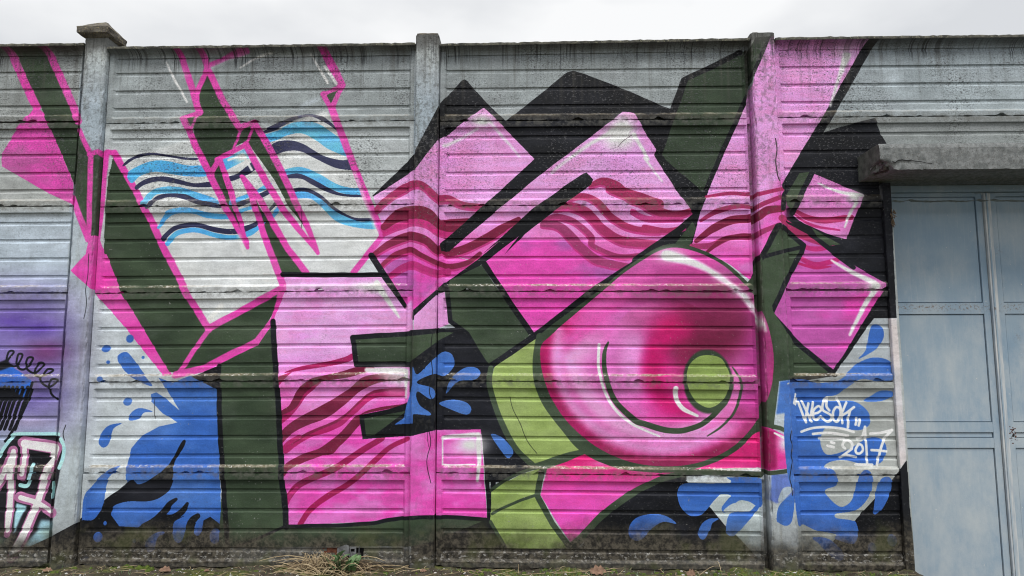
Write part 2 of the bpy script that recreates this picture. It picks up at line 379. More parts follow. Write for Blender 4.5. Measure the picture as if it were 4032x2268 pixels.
K('D (200,40) (230,140)', 24, (225, 225, 225), soft=8, al=0.5); K('D (520,40) (600,140)', 26, (220, 220, 220), soft=8, al=0.5); K('D (30,520) (100,440)', 30, (228, 226, 220), soft=8, al=0.5); K('C (860,980) (990,1320)', 20, (225, 226, 228), soft=8, al=0.55)

# ---- centre: black mountain, green wedge
P('E (50,858) (185,600) (315,455) (332,447) (345,455) (460,585) (565,690) (690,590) (920,405) (955,395) (985,405) (1200,485) (1449,592) G (355,618) (290,860) (500,1210) (300,1449) E (400,1449) (200,1449) (50,910)', BLK)
P('C (1345,620) (1205,880) (960,1117) (1020,1122) (1205,975) (1345,800)', BLK)
P('G (430,455) (740,300) (795,285) (830,215) (935,205) (905,215) (830,400) (800,545) (545,1130) (500,1200) (280,880)', GRN)
P('G (280,870) (560,1110) (520,1300) (470,1449) (300,1449) (200,1449)', BLK)
P('H (200,150) (400,-60) (520,-60) (500,110)', BLK)
# pink zigzag
ZIG = 'C (970,1118) (1205,968) (1340,797) E (225,775) (425,618) (440,610) (455,622) (735,905) (200,1395) F (195,130) (410,195) (40,490) D (1190,505) (960,150) (1040,30) C (1040,1340)'
MTN = 'E (1235,632) (1270,635) G (140,640) (492,1215) H (300,90) F (1449,100) (1150,310) (730,600) (700,560) (440,195) E (205,1440) (250,1420) (780,980) (1180,680)'
P(ZIG, PGR); P(MTN, PGR)
P('F (600,60) (1000,60) (1250,220) (1100,330) (740,590) (700,560) (440,195)', mixer((212, 70, 168), (174, 84, 164), 0.45, 0.6), soft=5)
P('D (985,130) (1195,110) (1330,190) F (210,250) (40,480) D (1190,495)', mixer((212, 70, 168), (176, 86, 164), 0.45, 0.6), soft=5)
# waves across it
for s_, w_, c_ in (('C (990,1192) (1070,1120) (1150,1070) (1212,1050) (1265,1065) (1340,1130) E (240,1130) (330,1168) (440,1180)', [26, 40, 44, 36, 34, 38, 40, 32, 30], (158, 40, 92)),
                   ('C (1030,1290) (1110,1228) (1210,1212) (1275,1225) (1340,1290) E (250,1285) (350,1275)', [36, 60, 72, 70, 66, 70, 60], MAR),
                   ('C (1030,1322) (1120,1285) (1205,1262) (1275,1278) (1340,1325) E (250,1340)', [20, 26, 28, 28, 26, 30], (186, 40, 116)),
                   ('D (965,148) (1060,85) (1160,45) (1215,45) (1275,72) (1335,122) F (205,112) (240,133) (330,115) (440,60) (540,0) E (560,1290) (640,1250)', [20, 40, 46, 44, 40, 40, 40, 40, 42, 46, 46, 40, 30], MAR),
                   ('D (1010,215) (1080,155) (1180,122) (1240,150) (1335,195) F (250,215) (350,192) (420,140)', [20, 28, 30, 26, 26, 30, 26, 20], MAR),
                   ('D (1060,268) (1130,222) (1200,205) (1260,230) (1335,252) F (240,240)', [20, 30, 34, 30, 30, 28], (168, 38, 108)),
                   ('E (1052,1052) (1120,1030) (1200,1058) (1300,1138) (1449,1158) G (10,1065) (130,1122) (300,1210) (400,1218) (478,1195)', [20, 40, 50, 46, 40, 46, 54, 44, 34, 24], (150, 38, 84)),
                   ('E (930,1132) (1000,1112) (1080,1140) (1180,1240) (1300,1300) (1449,1312) G (200,1292) (330,1312) (430,1290)', [18, 30, 36, 34, 32, 30, 26, 26, 22], (158, 40, 90)),
                   ('E (845,1188) (930,1172) (1030,1210) (1130,1310) (1250,1372) (1449,1392) G (120,1375) (285,1388)', [24, 40, 48, 48, 46, 40, 40, 30], (160, 42, 96)),
                   ('E (780,1255) (860,1230) (960,1260) (1060,1350) F (1060,90) (1200,150) (1350,150)', [16, 26, 30, 30, 24, 22, 18], (150, 44, 96)),
                   ('E (780,1275) (870,1285) (960,1370) F (990,100) (1100,180) (1280,215)', [30, 46, 52, 50, 44, 30], (148, 48, 100)),
                   ('G (130,1200) (230,1240) (420,1240)', [20, 22, 14], (190, 60, 130))):
    DXY[1] = 9; K(s_, [v*1.12 for v in w_], (178, 40, 112), soft=1.5, al=0.85); DXY[1] = 0
    K(s_, [v*1.12 for v in w_], c_, soft=1.5)
# white paint sprayed on the peaks
G('E (432,690)', 70, 46, WHT, 0.9); K('E (215,832) (300,790) (405,728)', [22, 16, 10], (250, 225, 240), soft=8, al=0.85); K('E (475,690) (560,790) (645,888)', [12, 18, 8], (248, 220, 238), soft=7, al=0.8)
P('E (1180,690) (1250,645) (1290,690) (1310,800) (1250,850) (1150,830) (1110,800)', WHT, soft=34, al=0.85)
K('E (1180,740) (1000,850) (830,980)', [20, 22, 14], WHT, soft=8, al=0.75); K('E (1300,760) (1380,900) G (205,900) (305,1028)', [22, 16, 14, 8], WHT, soft=6, al=0.8)
# bars and outlines
P('E (740,895) (890,890) (640,1065) (245,1432) F (228,130) (200,128) (190,100) E (190,1390) (215,1368) (430,1180)', BLK)
P('E (1010,985) (1030,978) (1068,1020) (1055,1050) (860,1190) (680,1330) (560,1449) F (640,40) (440,195) (40,492) (35,468) (220,310) (400,180) (540,60) E (430,1449) (720,1190) (900,1060)', BLK)
K('D (957,152) (1185,505)', 36, BLK, sm=False); K('D (1195,505) F (40,488) (225,320)', 30, BLK, sm=False)
P('F (45,498) (180,372) (218,362) (245,540) (180,572) (40,577)', LPK)
P('F (250,290) (430,205) (510,330) (715,610) (715,625) (460,797) (345,600) (245,530) (225,360)', GRN)
for s_, w_ in (('F (444,198) (600,435) (722,612)', 32), ('F (232,340) (250,530) (345,600) (462,800)', 26), ('F (462,798) (722,622) (1100,330) (1449,105) H (150,180) (385,15) G (500,1225)', 38),
               ('G (432,455) (345,690) (280,880)', 42), ('G (428,452) (560,388) (745,292)', 32), ('G (280,878) (400,1060) (505,1215)', 44), ('G (805,530) (660,850) (520,1190)', 46), ('G (918,222) (870,310) (828,420)', 34), ('G (512,1190) (495,1290) (465,1400)', 44)):
    K(s_, w_, BLK, sm=False)
P('G (380,1385) (480,1260) (500,1300) (462,1405)', GRN)

# ---- right letter with exclamation dot
P('I (600,672) (640,760) (670,812) (690,1100) K (690,0) (722,510) (600,510) (500,640) (370,835) (150,690) (0,490) (0,0) I (90,1060) (230,860) (300,755) (400,722)', BLK)
PV = 'G (805,545) (830,425) (922,205) (975,212) I (565,225) (330,640) (95,1055) (55,1100) G (985,1085) (1000,1260) (970,1280) (860,1449) H (870,140) (820,300) (700,210) (560,130) (465,100) G (480,1380) (525,1200) (660,862)'
P(PV, PGR); P('G (980,1010) (1020,1050) (1000,1449) (880,1449) (850,1300)', mixer((228, 92, 180), (214, 84, 172)), soft=25)
P('I (60,1075) K (95,-10) (90,-20) (220,15) (385,150) (662,310) (660,335) (365,818) (150,655) (12,500) (90,320) (190,110) (95,40)', mixer((212, 70, 168), (184, 84, 164), 0.42, 0.58))
P('I (250,985) (542,1105) (440,1362) (330,1330) (200,1272) (128,1222)', mixer((232, 120, 196), (208, 124, 192)))
for s_, w_, c_ in (('G (556,1118) (700,1100) (830,1105) (880,1100) (990,1075)', [16, 22, 24, 22, 20], (160, 36, 90)), ('G (528,1255) (620,1202) (740,1178) (830,1180) (880,1160) (975,1122)', [18, 30, 26, 28, 28, 26], (150, 38, 88)),
                   ('G (500,1375) (600,1300) (700,1255) (830,1242) (900,1200) (985,1190)', [24, 46, 46, 50, 46, 40], MAR), ('G (475,1402) (580,1400) (690,1352) (810,1350) (880,1320) (970,1282)', [28, 36, 32, 32, 30, 26], (150, 44, 96)),
                   ('H (555,135) (650,62) (760,38) (825,45)', [16, 28, 28, 26], MAR), ('I (140,1195) (230,1242) (330,1254) (470,1238)', [20, 34, 38, 30], (160, 40, 92)), ('I (135,1214) (250,1285) (400,1310)', [10, 18, 10], (176, 44, 110)),
                   ('K (70,-60) (160,20) (260,65) (330,95)', [40, 44, 40, 20], (158, 42, 92)), ('K (195,100) (270,115) (370,100)', [24, 30, 20], (176, 40, 110)), ('K (170,160) (270,205) (420,165)', [24, 34, 20], (176, 36, 108)), ('K (160,195) (260,222) (350,215)', [14, 18, 8], MAG)):
    K(s_, w_, c_, soft=1.5)
K('I (580,235) (365,612) (95,1058)', 52, BLK, sm=False)
P('I (165,985) (235,975) (130,1205) (95,1170) (85,1100)', GRN); K('I (244,980) (132,1215)', 30, BLK, sm=False); K('I (165,970) (80,1110) (75,1190)', 26, BLK, sm=False)
P('I (105,1248) (240,1290) (400,1392) (350,1402) K (440,60) (480,225) (380,152) (220,20)', BLK); P('I (240,1295) (405,1392) (345,1400) (275,1345)', GRN)
K('K (95,-40) (220,18) (385,150) (480,220)', [10, 22, 26, 26], BLK, sm=False)
P('G (965,1288) (1115,1405) H (1110,125) (1060,170) (1000,310) (928,482) (890,400) (862,300) (870,165) (935,0)', GRN)
for s_, w_ in (('H (868,165) (985,132) (1112,100)', 22), ('G (975,1285) H (1112,92) (1100,135) (1003,310) (926,485)', 28), ('G (962,1290) H (860,180) (822,305)', 32)):
    K(s_, w_, BLK, sm=False)
P('H (905,420) (930,500) (1015,600) (1045,690) (1040,860) (970,872) (950,1000) (950,1110) (930,1100) (900,800)', GRN)
P('K (5,520) (340,822) (130,862) (20,872) (0,700)', GRN)
K('K (12,495) (150,642) (365,822)', 30, BLK, sm=False); K('K (368,828) (500,650) (605,508)', 34, BLK, sm=False); K('H (970,866) K (200,855) (380,824)', 24, BLK)
G('I (485,1120)', 52, 40, WHT, 0.9); K('I (280,1042) (400,1088) (530,1112)', [8, 18, 22], WHT, soft=4, al=0.9); K('I (495,1150) (460,1220) (430,1292)', [18, 18, 10], WHT, soft=4, al=0.9)
K('K (355,180) (460,240) (600,310)', [10, 22, 34], WHT, soft=5, al=0.95); K('K (610,325) (540,450) (460,605)', [34, 26, 14], WHT, soft=5, al=0.95); G('K (590,330)', 50, 36, WHT, 0.85)
K('I (445,310) (400,440) (350,600)', [50, 22, 12], WHT, soft=6, al=0.75); G('I (430,290)', 80, 50, (235, 215, 225), 0.55)

# ---- bottom of the wall, black; splashes; letter E; column
P('F (40,760) (300,600) (460,800) (470,900) (500,1000) (600,1300) (720,1360) (560,1449) (450,1449) (430,1140) (30,1170) (20,900)', BLK)
P('D (1190,740) (1345,740) (1345,1150) (1190,1165)', BLK)
P('M (1740,870) (2215,900) (2260,500) (2300,560) (2250,940) (2415,1200) (2415,1330) (1500,1330) (1490,1110)', BLK)
P('N (-20,1190) (700,1180) (750,1080) (1000,850) (1250,660) (1500,540) (1690,535) (1925,795) (2070,975) (2180,1070) (2390,1290) (-20,1330)', BLK)
P('L (0,1300) (495,1070) (720,945) (790,880) (850,900) (980,735) (1230,540) (1640,500) (1750,700) (2100,930) (2175,1180) (2170,1330) (490,1330) (480,1200)', BLK)
P('B (905,705) (980,735) (1090,693) (1228,770) (1242,1080) L (2075,300) (2100,975) (1985,900) (1900,960) (1500,860) (1300,992) (1120,980) (1040,870) (1060,790) (1200,700) (1190,400) (1230,240) (1330,120) (1500,30) (1640,0) B (1005,962) (920,910) (852,842) (852,800) (882,790) (935,825) (1018,895) (950,790)', BLU)
P('L (975,735) (1130,620) (1240,537) (1300,580) (1400,545) (1540,450) (1600,380) (1650,290) (1715,175) (1750,160) (1740,215) (1660,340) (1640,420) (1645,500) (1605,620) (1520,700) (1400,742) (1200,745) (1070,785) (1038,850) (1045,920) (960,890) (960,820)', BLK, sm=True)
P('L (1300,992) (1420,935) (1500,880) (1620,940) (1740,880) (1830,980) (1990,890) (2100,975) (2160,1100) (2165,1190) (1500,1190) (1200,1100)', BLK)
K('L (1350,990) (1460,930) (1560,830) (1600,770) (1660,725)', [60, 66, 66, 50, 30], BLK); K('L (1560,900) (1640,900) (1720,840) (1765,765)', [60, 66, 60, 30], BLK); K('L (1740,1080) (1780,980) (1870,890)', [60, 60, 50], BLK)
P('L (1630,1060) (1635,980) (1660,930) (1745,880) (1775,830) (1900,800) (1930,870) (1870,860) (1800,890) (1765,960) (1730,1090) (1690,1140) (1650,1120)', BLU, sm=True)
P('L (1832,1030) (1850,960) (1890,900) (1930,890) (1905,1030) (1875,1072) (1845,1062)', BLU, sm=True)
K('L (1790,980) (1820,920) (1870,885)', [56, 54, 50], BLK)
P('L (778,905) (800,690) (900,550) (1030,440) (1130,400) (1100,440) (1030,520) (990,620) (970,760) (910,880) (850,925) (790,915)', BLU, sm=True)
P('L (1370,1140) (1400,1090) (1480,1040) (1550,1035) (1550,1055) (1490,1090) (1455,1200) (1400,1232) (1372,1190)', BLU, sm=True)
O('L (917,1085)', 44, 47, BLU); O('L (985,952)', 16, 20, BLU); O('L (1262,1120)', 17, 20, BLU); O('L (2034,1076)', 50, 68, BLU); O('L (805,1285)', 26, 26, BLU, soft=14, al=0.7)
O('B (735,483)', 22, 23, BLU); O('B (597,540)', 26, 20, BLU); O('B (610,617)', 11, 10, BLU); O('B (810,590)', 9, 9, BLU); O('B (570,715)', 17, 16, BLU); O('B (717,843)', 25, 23, BLU)
P('B (662,590) (675,570) (700,560) (730,570) (790,650) (865,750) (800,732) (720,682) (675,630)', BLU, sm=True)
P('B (722,940) (745,900) (790,880) (862,900) (812,907) (785,940) (740,952)', BLU, sm=True); P('B (553,1080) (565,1030) (610,980) (685,968) (635,1000) (612,1080) (580,1107)', BLU, sm=True)
P('B (1095,700) (1250,635) (1252,770) (1228,772)', BLK)
P('D (85,780) (0,815) (-5,830) (85,800)', BLK)
# column and plinth
P('D (85,775) (310,662) (395,540) (420,900) (450,1449) M (280,990) (1060,955) (1490,900) (1740,890) (2215,930) (1740,1112) (1490,1170) (-350,1185) L (2110,500) (2070,0) B (1242,900) (1240,640)', GRN)
K('B (1243,640) (1243,900) (1258,1150) L (2100,350) (2115,600) (2135,900) (2155,1185)', 28, BLK)
K('L (2230,1180) M (0,1115) (275,988)', 24, BLK)
K('M (2235,915) (1990,1020) (1735,1112)', 22, BLK)
# E
P('D (1160,596) (1345,588) F (250,575) (330,590) (480,790) (500,1180) (300,1170) (40,1190) D (1160,1195)', BLK)
EPG = vgrad(0.75, (212, 70, 168), 1.12, (241, 160, 217), (200, 124, 192))
P('D (455,272) (1010,268) (1190,515) (1195,590) (845,612) (865,785) (1178,787) (1178,1010) (890,1065) (905,1200) (1200,1180) M (1740,60) (2155,58) (2215,900) (1740,872) (1490,885) (1060,938) (320,972) (280,560) (240,0) D (430,1030) (400,560) (405,500) (475,340)', EPG)
P('D (1040,580) (1195,400) (1195,590)', LPK, soft=6)
MA2 = mixer((158, 24, 88), (172, 34, 100)); MA1 = mixer((104, 22, 52), (118, 30, 62))
G('Q (600,800)', 420, 330, (236, 146, 210), 0.75)
P('Q (1165,40) (1160,135) (1000,195) (800,235) (600,265) (300,312) (140,335) (240,285) (400,235) (600,195) (850,150) (1050,92)', MA2, sm=True)
P('Q (15,440) (90,380) (250,325) (160,420) (45,545) (15,545)', MA2, sm=True)
P('Q (700,455) (600,560) (450,690) (380,800) (290,920) (180,1030) (60,1115) (60,1000) (240,890) (330,810) (400,690) (500,570)', MA2, sm=True)
P('Q (1460,232) (1458,300) (1300,342) (1150,392) (900,432) (700,462) (590,520) (470,610) (400,700) (330,830) (240,905) (110,962) (55,990) (55,925) (200,830) (260,720) (330,590) (440,490) (560,415) (750,370) (1000,312) (1220,245)', MA1, sm=True)
P('Q (1600,340) (1370,382) (1250,440) (1130,550) (950,670) (700,820) (430,960) (230,1080) (80,1240) (100,1390) (200,1290) (300,1210) (500,1110) (700,1040) (850,960) (950,880) (1100,760) (1250,620) (1400,540) (1600,470) (1900,445) (1960,400) (1700,350)', MA1, sm=True)
P('Q (1930,570) (1550,580) (1380,645) (1250,760) (1080,920) (950,1010) (800,1090) (600,1170) (400,1270) (210,1420) (120,1500) (170,1540) (300,1440) (420,1360) (560,1290) (750,1235) (900,1172) (1010,1110) (1150,985) (1250,905) (1400,762) (1550,700) (1900,690)', MA2, sm=True)
P('Q (1900,560) (1550,582) (1380,645) (1250,760) (1080,920) (950,1010) (800,1090) (600,1170) (400,1270) (210,1420) (300,1380) (450,1290) (640,1200) (850,1110) (980,1040) (1100,940) (1280,780) (1420,660) (1600,620)', MA1, sm=True, al=0.75)
P('Q (2005,765) (1900,802) (1600,842) (1400,892) (1280,952) (1190,992) (1080,1110) (960,1240) (800,1372) (640,1480) (500,1560) (820,1560) (960,1442) (1080,1322) (1200,1182) (1285,1080) (1262,985) (1400,932) (1650,882) (1900,832) (2010,805)', MA1, sm=True)
for s_, w_, c_ in (('M (275,470) (300,420) (450,335) (640,265) (760,185)', [60, 66, 72, 70, 50], MA1), ('M (262,260) (330,190) (420,130)', [40, 46, 40], MA2),
                   ('M (290,740) (400,605) (560,520) (760,430) (900,335) (1050,235) (1215,140)', [60, 60, 62, 64, 60, 56, 50], (142, 24, 78)), ('M (430,960) (520,830) (650,720) (850,605) (1000,490) (1150,345) (1280,235) (1460,145)', [50, 52, 52, 52, 52, 52, 46, 40], (150, 24, 80)),
                   ('M (310,760) (330,690) (400,620)', [30, 40, 30], (176, 36, 110))):
    K(s_, w_, c_, soft=1.5)
K('D (448,262) (1022,262)', 28, BLK, sm=False)
K('D (395,530) (402,700) (422,1000) (446,1449) M (282,700) (294,990)', 32, BLK); K('M (285,985) (700,975) (1060,955) (1300,918) (1490,900) (1740,890) (2230,918)', 36, BLK); K('M (2180,60) (2215,500) (2238,910)', 40, BLK)
P('D (862,625) (1200,600) (1345,588) (1430,592) (1340,640) (1200,745) (1195,775) (872,772)', GRN)
K('D (1340,580) (1190,598) (850,620) (868,778) (1190,775)', 28, BLK, sm=False); K('D (1190,590) F (40,588) (180,580) (310,578)', 22, BLK); K('F (300,592) (150,690) (40,760)', 30, BLK)
P('D (886,1066) (1060,1030) (1180,990) (1200,980) (1200,1182) (903,1204)', BLK); P('D (915,1085) (1160,1040) (1080,1100) (970,1182) (925,1185)', GRN); P('D (1090,1120) (1130,1090) (1195,1052) (1195,1112)', BLU)
K('D (930,808) (1150,812)', 26, WHT, soft=6); K('D (1158,815) (1155,965)', [22, 12], WHT, soft=5); P('D (960,800) (1165,800) (1165,910) (1050,870)', (240, 226, 232), soft=26, al=0.85)
P('D (1010,905) (1150,905) (1150,960) (1060,960)', (240, 150, 200), soft=16, al=0.5)
P('D (840,320) (1000,300) (1050,370) (900,350)', WHT, soft=18, al=0.85); K('D (990,310) (1060,420) (1116,505)', [34, 26, 10], WHT, soft=5, al=0.92); K('D (480,330) (900,330)', 30, (236, 205, 222), soft=14, al=0.5)
G('M (2060,210)', 170, 110, WHT, 0.9); K('M (1800,138) (2120,108)', 36, WHT, soft=9); K('M (2135,110) (2140,300) (2128,545)', [40, 40, 26], WHT, soft=8); K('M (1795,140) (1792,385)', 12, (245, 220, 235), soft=4); K('M (1792,390) (2100,395)', 12, (245, 225, 235), soft=4); O('M (2140,585)', 22, 26, (232, 120, 195), soft=6)
# blue splash on the middle post
P('F (35,790) (60,832) (110,790) (180,722) (220,702) (262,720) (270,780) (220,840) (160,830) (80,860) (68,885) (150,910) (165,955) (135,972) (70,930) (58,960) (80,1010) (135,1050) (130,1066) (40,1060) (0,1090) (-20,1085) (32,900)', BLU, sm=True)
P('F (225,935) (260,850) (330,795) (395,793) (422,825) (390,862) (300,872) (240,930)', BLU, sm=True); P('F (188,998) (260,977) (340,992) (370,1030) (345,1062) (270,1040)', BLU, sm=True); P('F (480,1178) (540,1190) (600,1250) (607,1290) (578,1312) (548,1282)', BLU, sm=True)

# ---- round letter
P('H (815,280) (870,160) (935,470) (1045,640) (1048,868) (965,875) (952,1132) (905,1185) (700,1340) (560,1380) (400,700)', GRN)
P('F (640,1235) (1020,1235) (1110,1340) (760,1400)', GRN); P('F (480,820) (600,1230) (740,1370) (640,1400) (560,1330) (605,1310) (560,1200) (470,1100)', BLK)
P('F (480,1178) (540,1190) (600,1250) (607,1290) (578,1312) (548,1282)', BLU, sm=True)
P('N (640,1200) (690,1085) (900,840) (1200,600) (1500,470) (1700,450) (1700,560) (1000,900)', BLK)
ROUND = 'T (1690,622) (1790,648) (1875,715) (1928,805) (1946,910) (1932,1000) (1890,1080) (1820,1140) (1720,1172) (1600,1166) (1500,1124) (1420,1052) (1372,968) (1360,880) (1392,838) (1500,745) (1600,665)'
TAIL = 'N (750,285) (900,300) (1200,340) (1900,300) (2180,200) (2415,60) (2440,420) (1900,432) (1500,525) (1150,690) (880,862) (600,1135) (450,920) (308,682) (370,430) (540,372)'
P(TAIL, vgrad(0.36, (226, 74, 172), 0.52, (204, 32, 112)))
G('N (900,380) (1300,440)', 150, 30, (236, 120, 180), 0.7)
P('T (1690,612) (1790,638) (1880,706) (1935,800) (1957,910) (1945,1005) (1900,1088) (1830,1150) (1720,1186) (1600,1182) (1490,1138) (1405,1064) (1358,974) (1344,880) (1360,840) (1500,735) (1600,655)', GRN, sm=True)
LIMES = 'F (755,618) (500,790) (485,860) (500,960) (560,1120) (640,1260) (725,1352) (1012,1265) (900,1150) (790,1010) (740,880) (732,760)'
P(LIMES, LIM)
for s_, w_ in (('F (480,798) (476,900) (530,1080) (620,1250) (730,1362)', 32), ('F (762,615) (742,760) (752,880) (800,1000) (900,1130) (1010,1255) (1200,1345) (1449,1372)', 42), ('F (1035,1268) (900,1300) (740,1357)', 28)):
    K(s_, w_, GRN)
P('M (2255,640) (2300,590) (2415,545) N (130,480) (335,418) (325,520) (260,690) (400,950) (572,1195) (0,1200) M (2385,1195) (2248,920)', LIM)
K('M (2390,1195) (2250,935)', 30, GRN, sm=False); K('M (2255,640) N (0,520) (200,440) (330,405)', 30, GRN); K('M (2265,860) N (0,782) (120,735) (255,690)', 26, GRN)
K('N (335,410) (300,560) (278,690) (420,950) (590,1180)', 52, GRN, sm=False); K('N (605,1172) (700,1085) (900,880) (1150,690) (1400,555) (1600,490) (1850,460) (2100,468) (2415,490)', [60, 62, 64, 64, 60, 56, 54, 50, 56], GRN)
ro, _ = parse(ROUND); ro = crom(ro, True)
P(ROUND, mixer((206, 78, 164), (194, 92, 168)), sm=True)
cO = parse('T (1655,905)')[0][0]
x0, x1, y0, y1 = bbox(ro, 2); mO = polymask(ro, x0, x1, y0, y1)
X = (np.arange(x0, x1)[None]+0.5-cO[0])/(MPP*1.5652); Y = -(np.arange(y0, y1)[:, None]+0.5-cO[1])/(MPP*1.5652)
ang = np.arctan2(Y, X)                                  # 0 right, +pi/2 down
dist = np.full(mO.shape, 1e9, np.float32)
for q in ro[::2]:
    dist = np.minimum(dist, np.hypot(np.arange(x0, x1)[None]-q[0], np.arange(y0, y1)[:, None]-q[1]))
dist = dist/(MPP*1.5652)                                # in overview pixels
def layer(m, col): comp(x0, y0, np.clip(m, 0, 1).astype(np.float32)*mO, col)
left = 0.5-0.5*np.cos(ang)
low = np.clip(np.sin(ang)+0.55, 0, 1); tl = np.clip(1.15+np.sin(ang)*1.6, 0.12, 1)
layer(np.exp(-((dist-75)/38)**2)*np.clip(left*0.9+low*0.6, 0, 1)*tl*0.85, (220, 160, 208))
layer(np.exp(-((dist-48)/14)**2)*np.clip(left+low, 0, 1)*0.5, (206, 60, 150))
layer(np.clip(1-dist/40, 0, 1)**0.9*np.clip(left*1.1+low*0.5, 0, 1)*tl*1.25, (186, 18, 90))
layer(np.exp(-((dist-9)/13)**2)*np.clip(low*1.3-0.2, 0, 1)*0.85, (128, 32, 74))
G('U (1100,560)', 260, 190, (112, 28, 66), 1.0, ro); G('U (1080,430)', 230, 70, (118, 32, 74), 0.8, ro); G('U (1000,300)', 260, 50, (160, 56, 120), 0.7, ro); G('U (1120,580)', 190, 120, (110, 28, 64), 0.9, ro); G('U (1345,640)', 50, 260, (176, 66, 146), 0.85, ro); G('T (1830,800)', 100, 100, (116, 28, 70), 0.8, ro); G('T (1740,740)', 150, 60, (136, 42, 92), 0.75, ro); G('T (1700,690)', 170, 34, (178, 62, 138), 0.6, ro); G('T (1900,900)', 40, 160, (172, 60, 140), 0.8, ro)
G('T (1890,1000)', 50, 80, (190, 60, 150), 0.7, ro); G('T (1800,1080)', 60, 30, (228, 150, 208), 0.7, ro); G('T (1860,1040)', 36, 20, (140, 40, 90), 0.6, ro)
K('U (180,560) (175,760) (230,940) (360,1090) (540,1200) (760,1250) (960,1230) (1130,1140)', [60, 80, 62, 62, 64, 62, 54, 24], (218, 152, 208), soft=40, al=0.7, clip=ro)
K('U (100,560) (82,760) (120,930) (240,1100) (400,1240)', [60, 74, 84, 84, 60], (160, 18, 88), soft=34, al=0.9, clip=ro)
K('U (420,1262) (600,1335) (800,1350) (1000,1325) (1170,1240)', [30, 70, 80, 70, 40], (136, 30, 76), soft=26, al=0.9, clip=ro)
K('U (330,470) (520,330) (720,190)', [60, 90, 60], (218, 92, 176), soft=50, al=0.8, clip=ro)
# inner disc of the swirl
INN = 'T (1700,752) (1640,758) (1575,790) (1532,850) (1520,910) (1535,985) (1580,1048) (1640,1082) (1700,1086) (1770,1072) (1830,1030) (1862,960) (1850,890) (1800,800)'
ri, _ = parse(INN); ri = crom(ri, True)
G('T (1585,900)', 70, 130, (206, 116, 186), 1.0, ri); G('T (1590,880)', 34, 70, (216, 146, 204), 0.6, ri); G('T (1610,800)', 70, 44, (184, 84, 146), 0.95, ri); G('T (1640,1040)', 90, 34, (216, 80, 170), 0.9, ri)
G('U (760,700)', 70, 170, (182, 20, 100), 1.0, ri); G('U (860,560)', 110, 50, (182, 22, 100), 0.85, ri); G('T (1672,880)', 40, 100, (184, 22, 102), 0.7, ri); G('T (1680,1000)', 50, 70, (196, 36, 122), 0.9, ri); G('T (1660,960)', 40, 50, (206, 48, 142), 0.7, ri)
G('U (960,640)', 150, 110, (112, 26, 64), 1.0, ri); G('T (1775,800)', 84, 84, (116, 28, 70), 1.0, ri); G('T (1720,880)', 30, 90, (140, 28, 76), 0.8, ri); G('T (1690,815)', 50, 34, (188, 24, 98), 0.85, ri)
K('U (500,640) (480,760) (540,900) (680,1040)', [40, 60, 60, 40], (206, 112, 186), soft=40, al=0.6, clip=ri); K('U (640,600) (600,740) (640,880)', [40, 70, 40], (214, 134, 200), soft=44, al=0.7, clip=ri)
K('U (960,545) (830,590) (750,720) (750,850) (840,985) (960,1050)', [70, 100, 110, 110, 90, 50], (178, 16, 96), soft=48, al=0.85, clip=ri)
G('U (1140,560)', 170, 120, (104, 24, 58), 0.95, ro); G('U (1040,640)', 120, 90, (108, 22, 58), 0.8, ro); G('U (1230,480)', 120, 110, (112, 30, 68), 0.7, ro)
K('F (1152,648) (1130,720) (1142,860) (1190,980) (1300,1090) H (205,1115) (330,1152) (440,1148) (540,1110) (620,1040) (690,950) (705,850)', [10, 24, 28, 30, 32, 32, 32, 30, 28, 28, 26, 14], GRN)
K('H (712,800) (728,880) (720,960) (680,1045) (600,1115) (530,1150)', [8, 40, 46, 44, 36, 10], (226, 112, 184), soft=3); K('H (708,790) (752,870) (748,960) (710,1060) (640,1130) (560,1185)', [8, 14, 16, 14, 12, 6], GRN, soft=2)
O('H (565,872)', 138, 178, GRN, soft=5)
P('H (575,722) (640,740) (675,790) (690,840) (680,920) (655,975) (610,1012) (560,1022) (500,990) (455,920) (443,850) (460,780) (510,732)', LIM, sm=True)
K('F (1100,662) (1098,780) (1130,925) (1200,1040) (1300,1120) (1449,1186)', [16, 16, 16, 16, 14, 8], WHT, soft=2.5); K('H (380,912) (385,970) (425,1030) (502,1068)', [28, 26, 24, 14], WHT, soft=3)
K('H (330,150) (440,180) (560,232) (700,325) (790,412) (860,505) (892,582)', [60, 50, 36, 34, 36, 34, 14], (244, 226, 238), soft=9, al=0.92); G('H (345,150)', 90, 46, WHT, 0.9); G('H (640,280) (750,370)', 60, 34, (240, 210, 232), 0.5)

# ---- splashes lower right
P('N (1690,536) (2100,505) (2415,515) (2415,1290) (2390,1290) (2180,1072) (1925,797)', mixer((178, 188, 190), (160, 172, 174)))
P('N (1618,690) (1640,600) (1720,568) (1900,572) (2090,568) (2120,545) (2060,515) (2300,510) (2415,545) (2415,790) (2300,745) (2200,740) (2110,840) (2060,852) (2040,800) (2100,720) (2130,690) (2060,676) (2000,700) (1900,820) (1850,872) (1740,882) (1650,800)', BLU, sm=True)
P('N (1700,540) (1900,512) (2080,515) (2120,540) (2100,568) (1720,566)', mixer((196, 202, 204), (180, 190, 192)))
P('N (2060,830) (2160,760) (2300,780) (2240,860) (2110,860)', mixer((182, 190, 194), (170, 180, 184)), sm=True)
P('N (2080,1000) (2100,890) (2160,850) (2300,842) (2370,780) (2400,800) (2330,890) (2170,1066) (2095,1060)', BLU, sm=True)
P('N (1152,1045) (1170,960) (1250,890) (1400,865) (1520,890) (1607,958) (1480,940) (1380,1000) (1300,1090) (1232,1122) (1170,1095)', BLU, sm=True); P('N (1815,1050) (1850,960) (1920,910) (2010,910) (1950,952) (1930,1020) (1880,1102) (1840,1102)', BLU, sm=True)
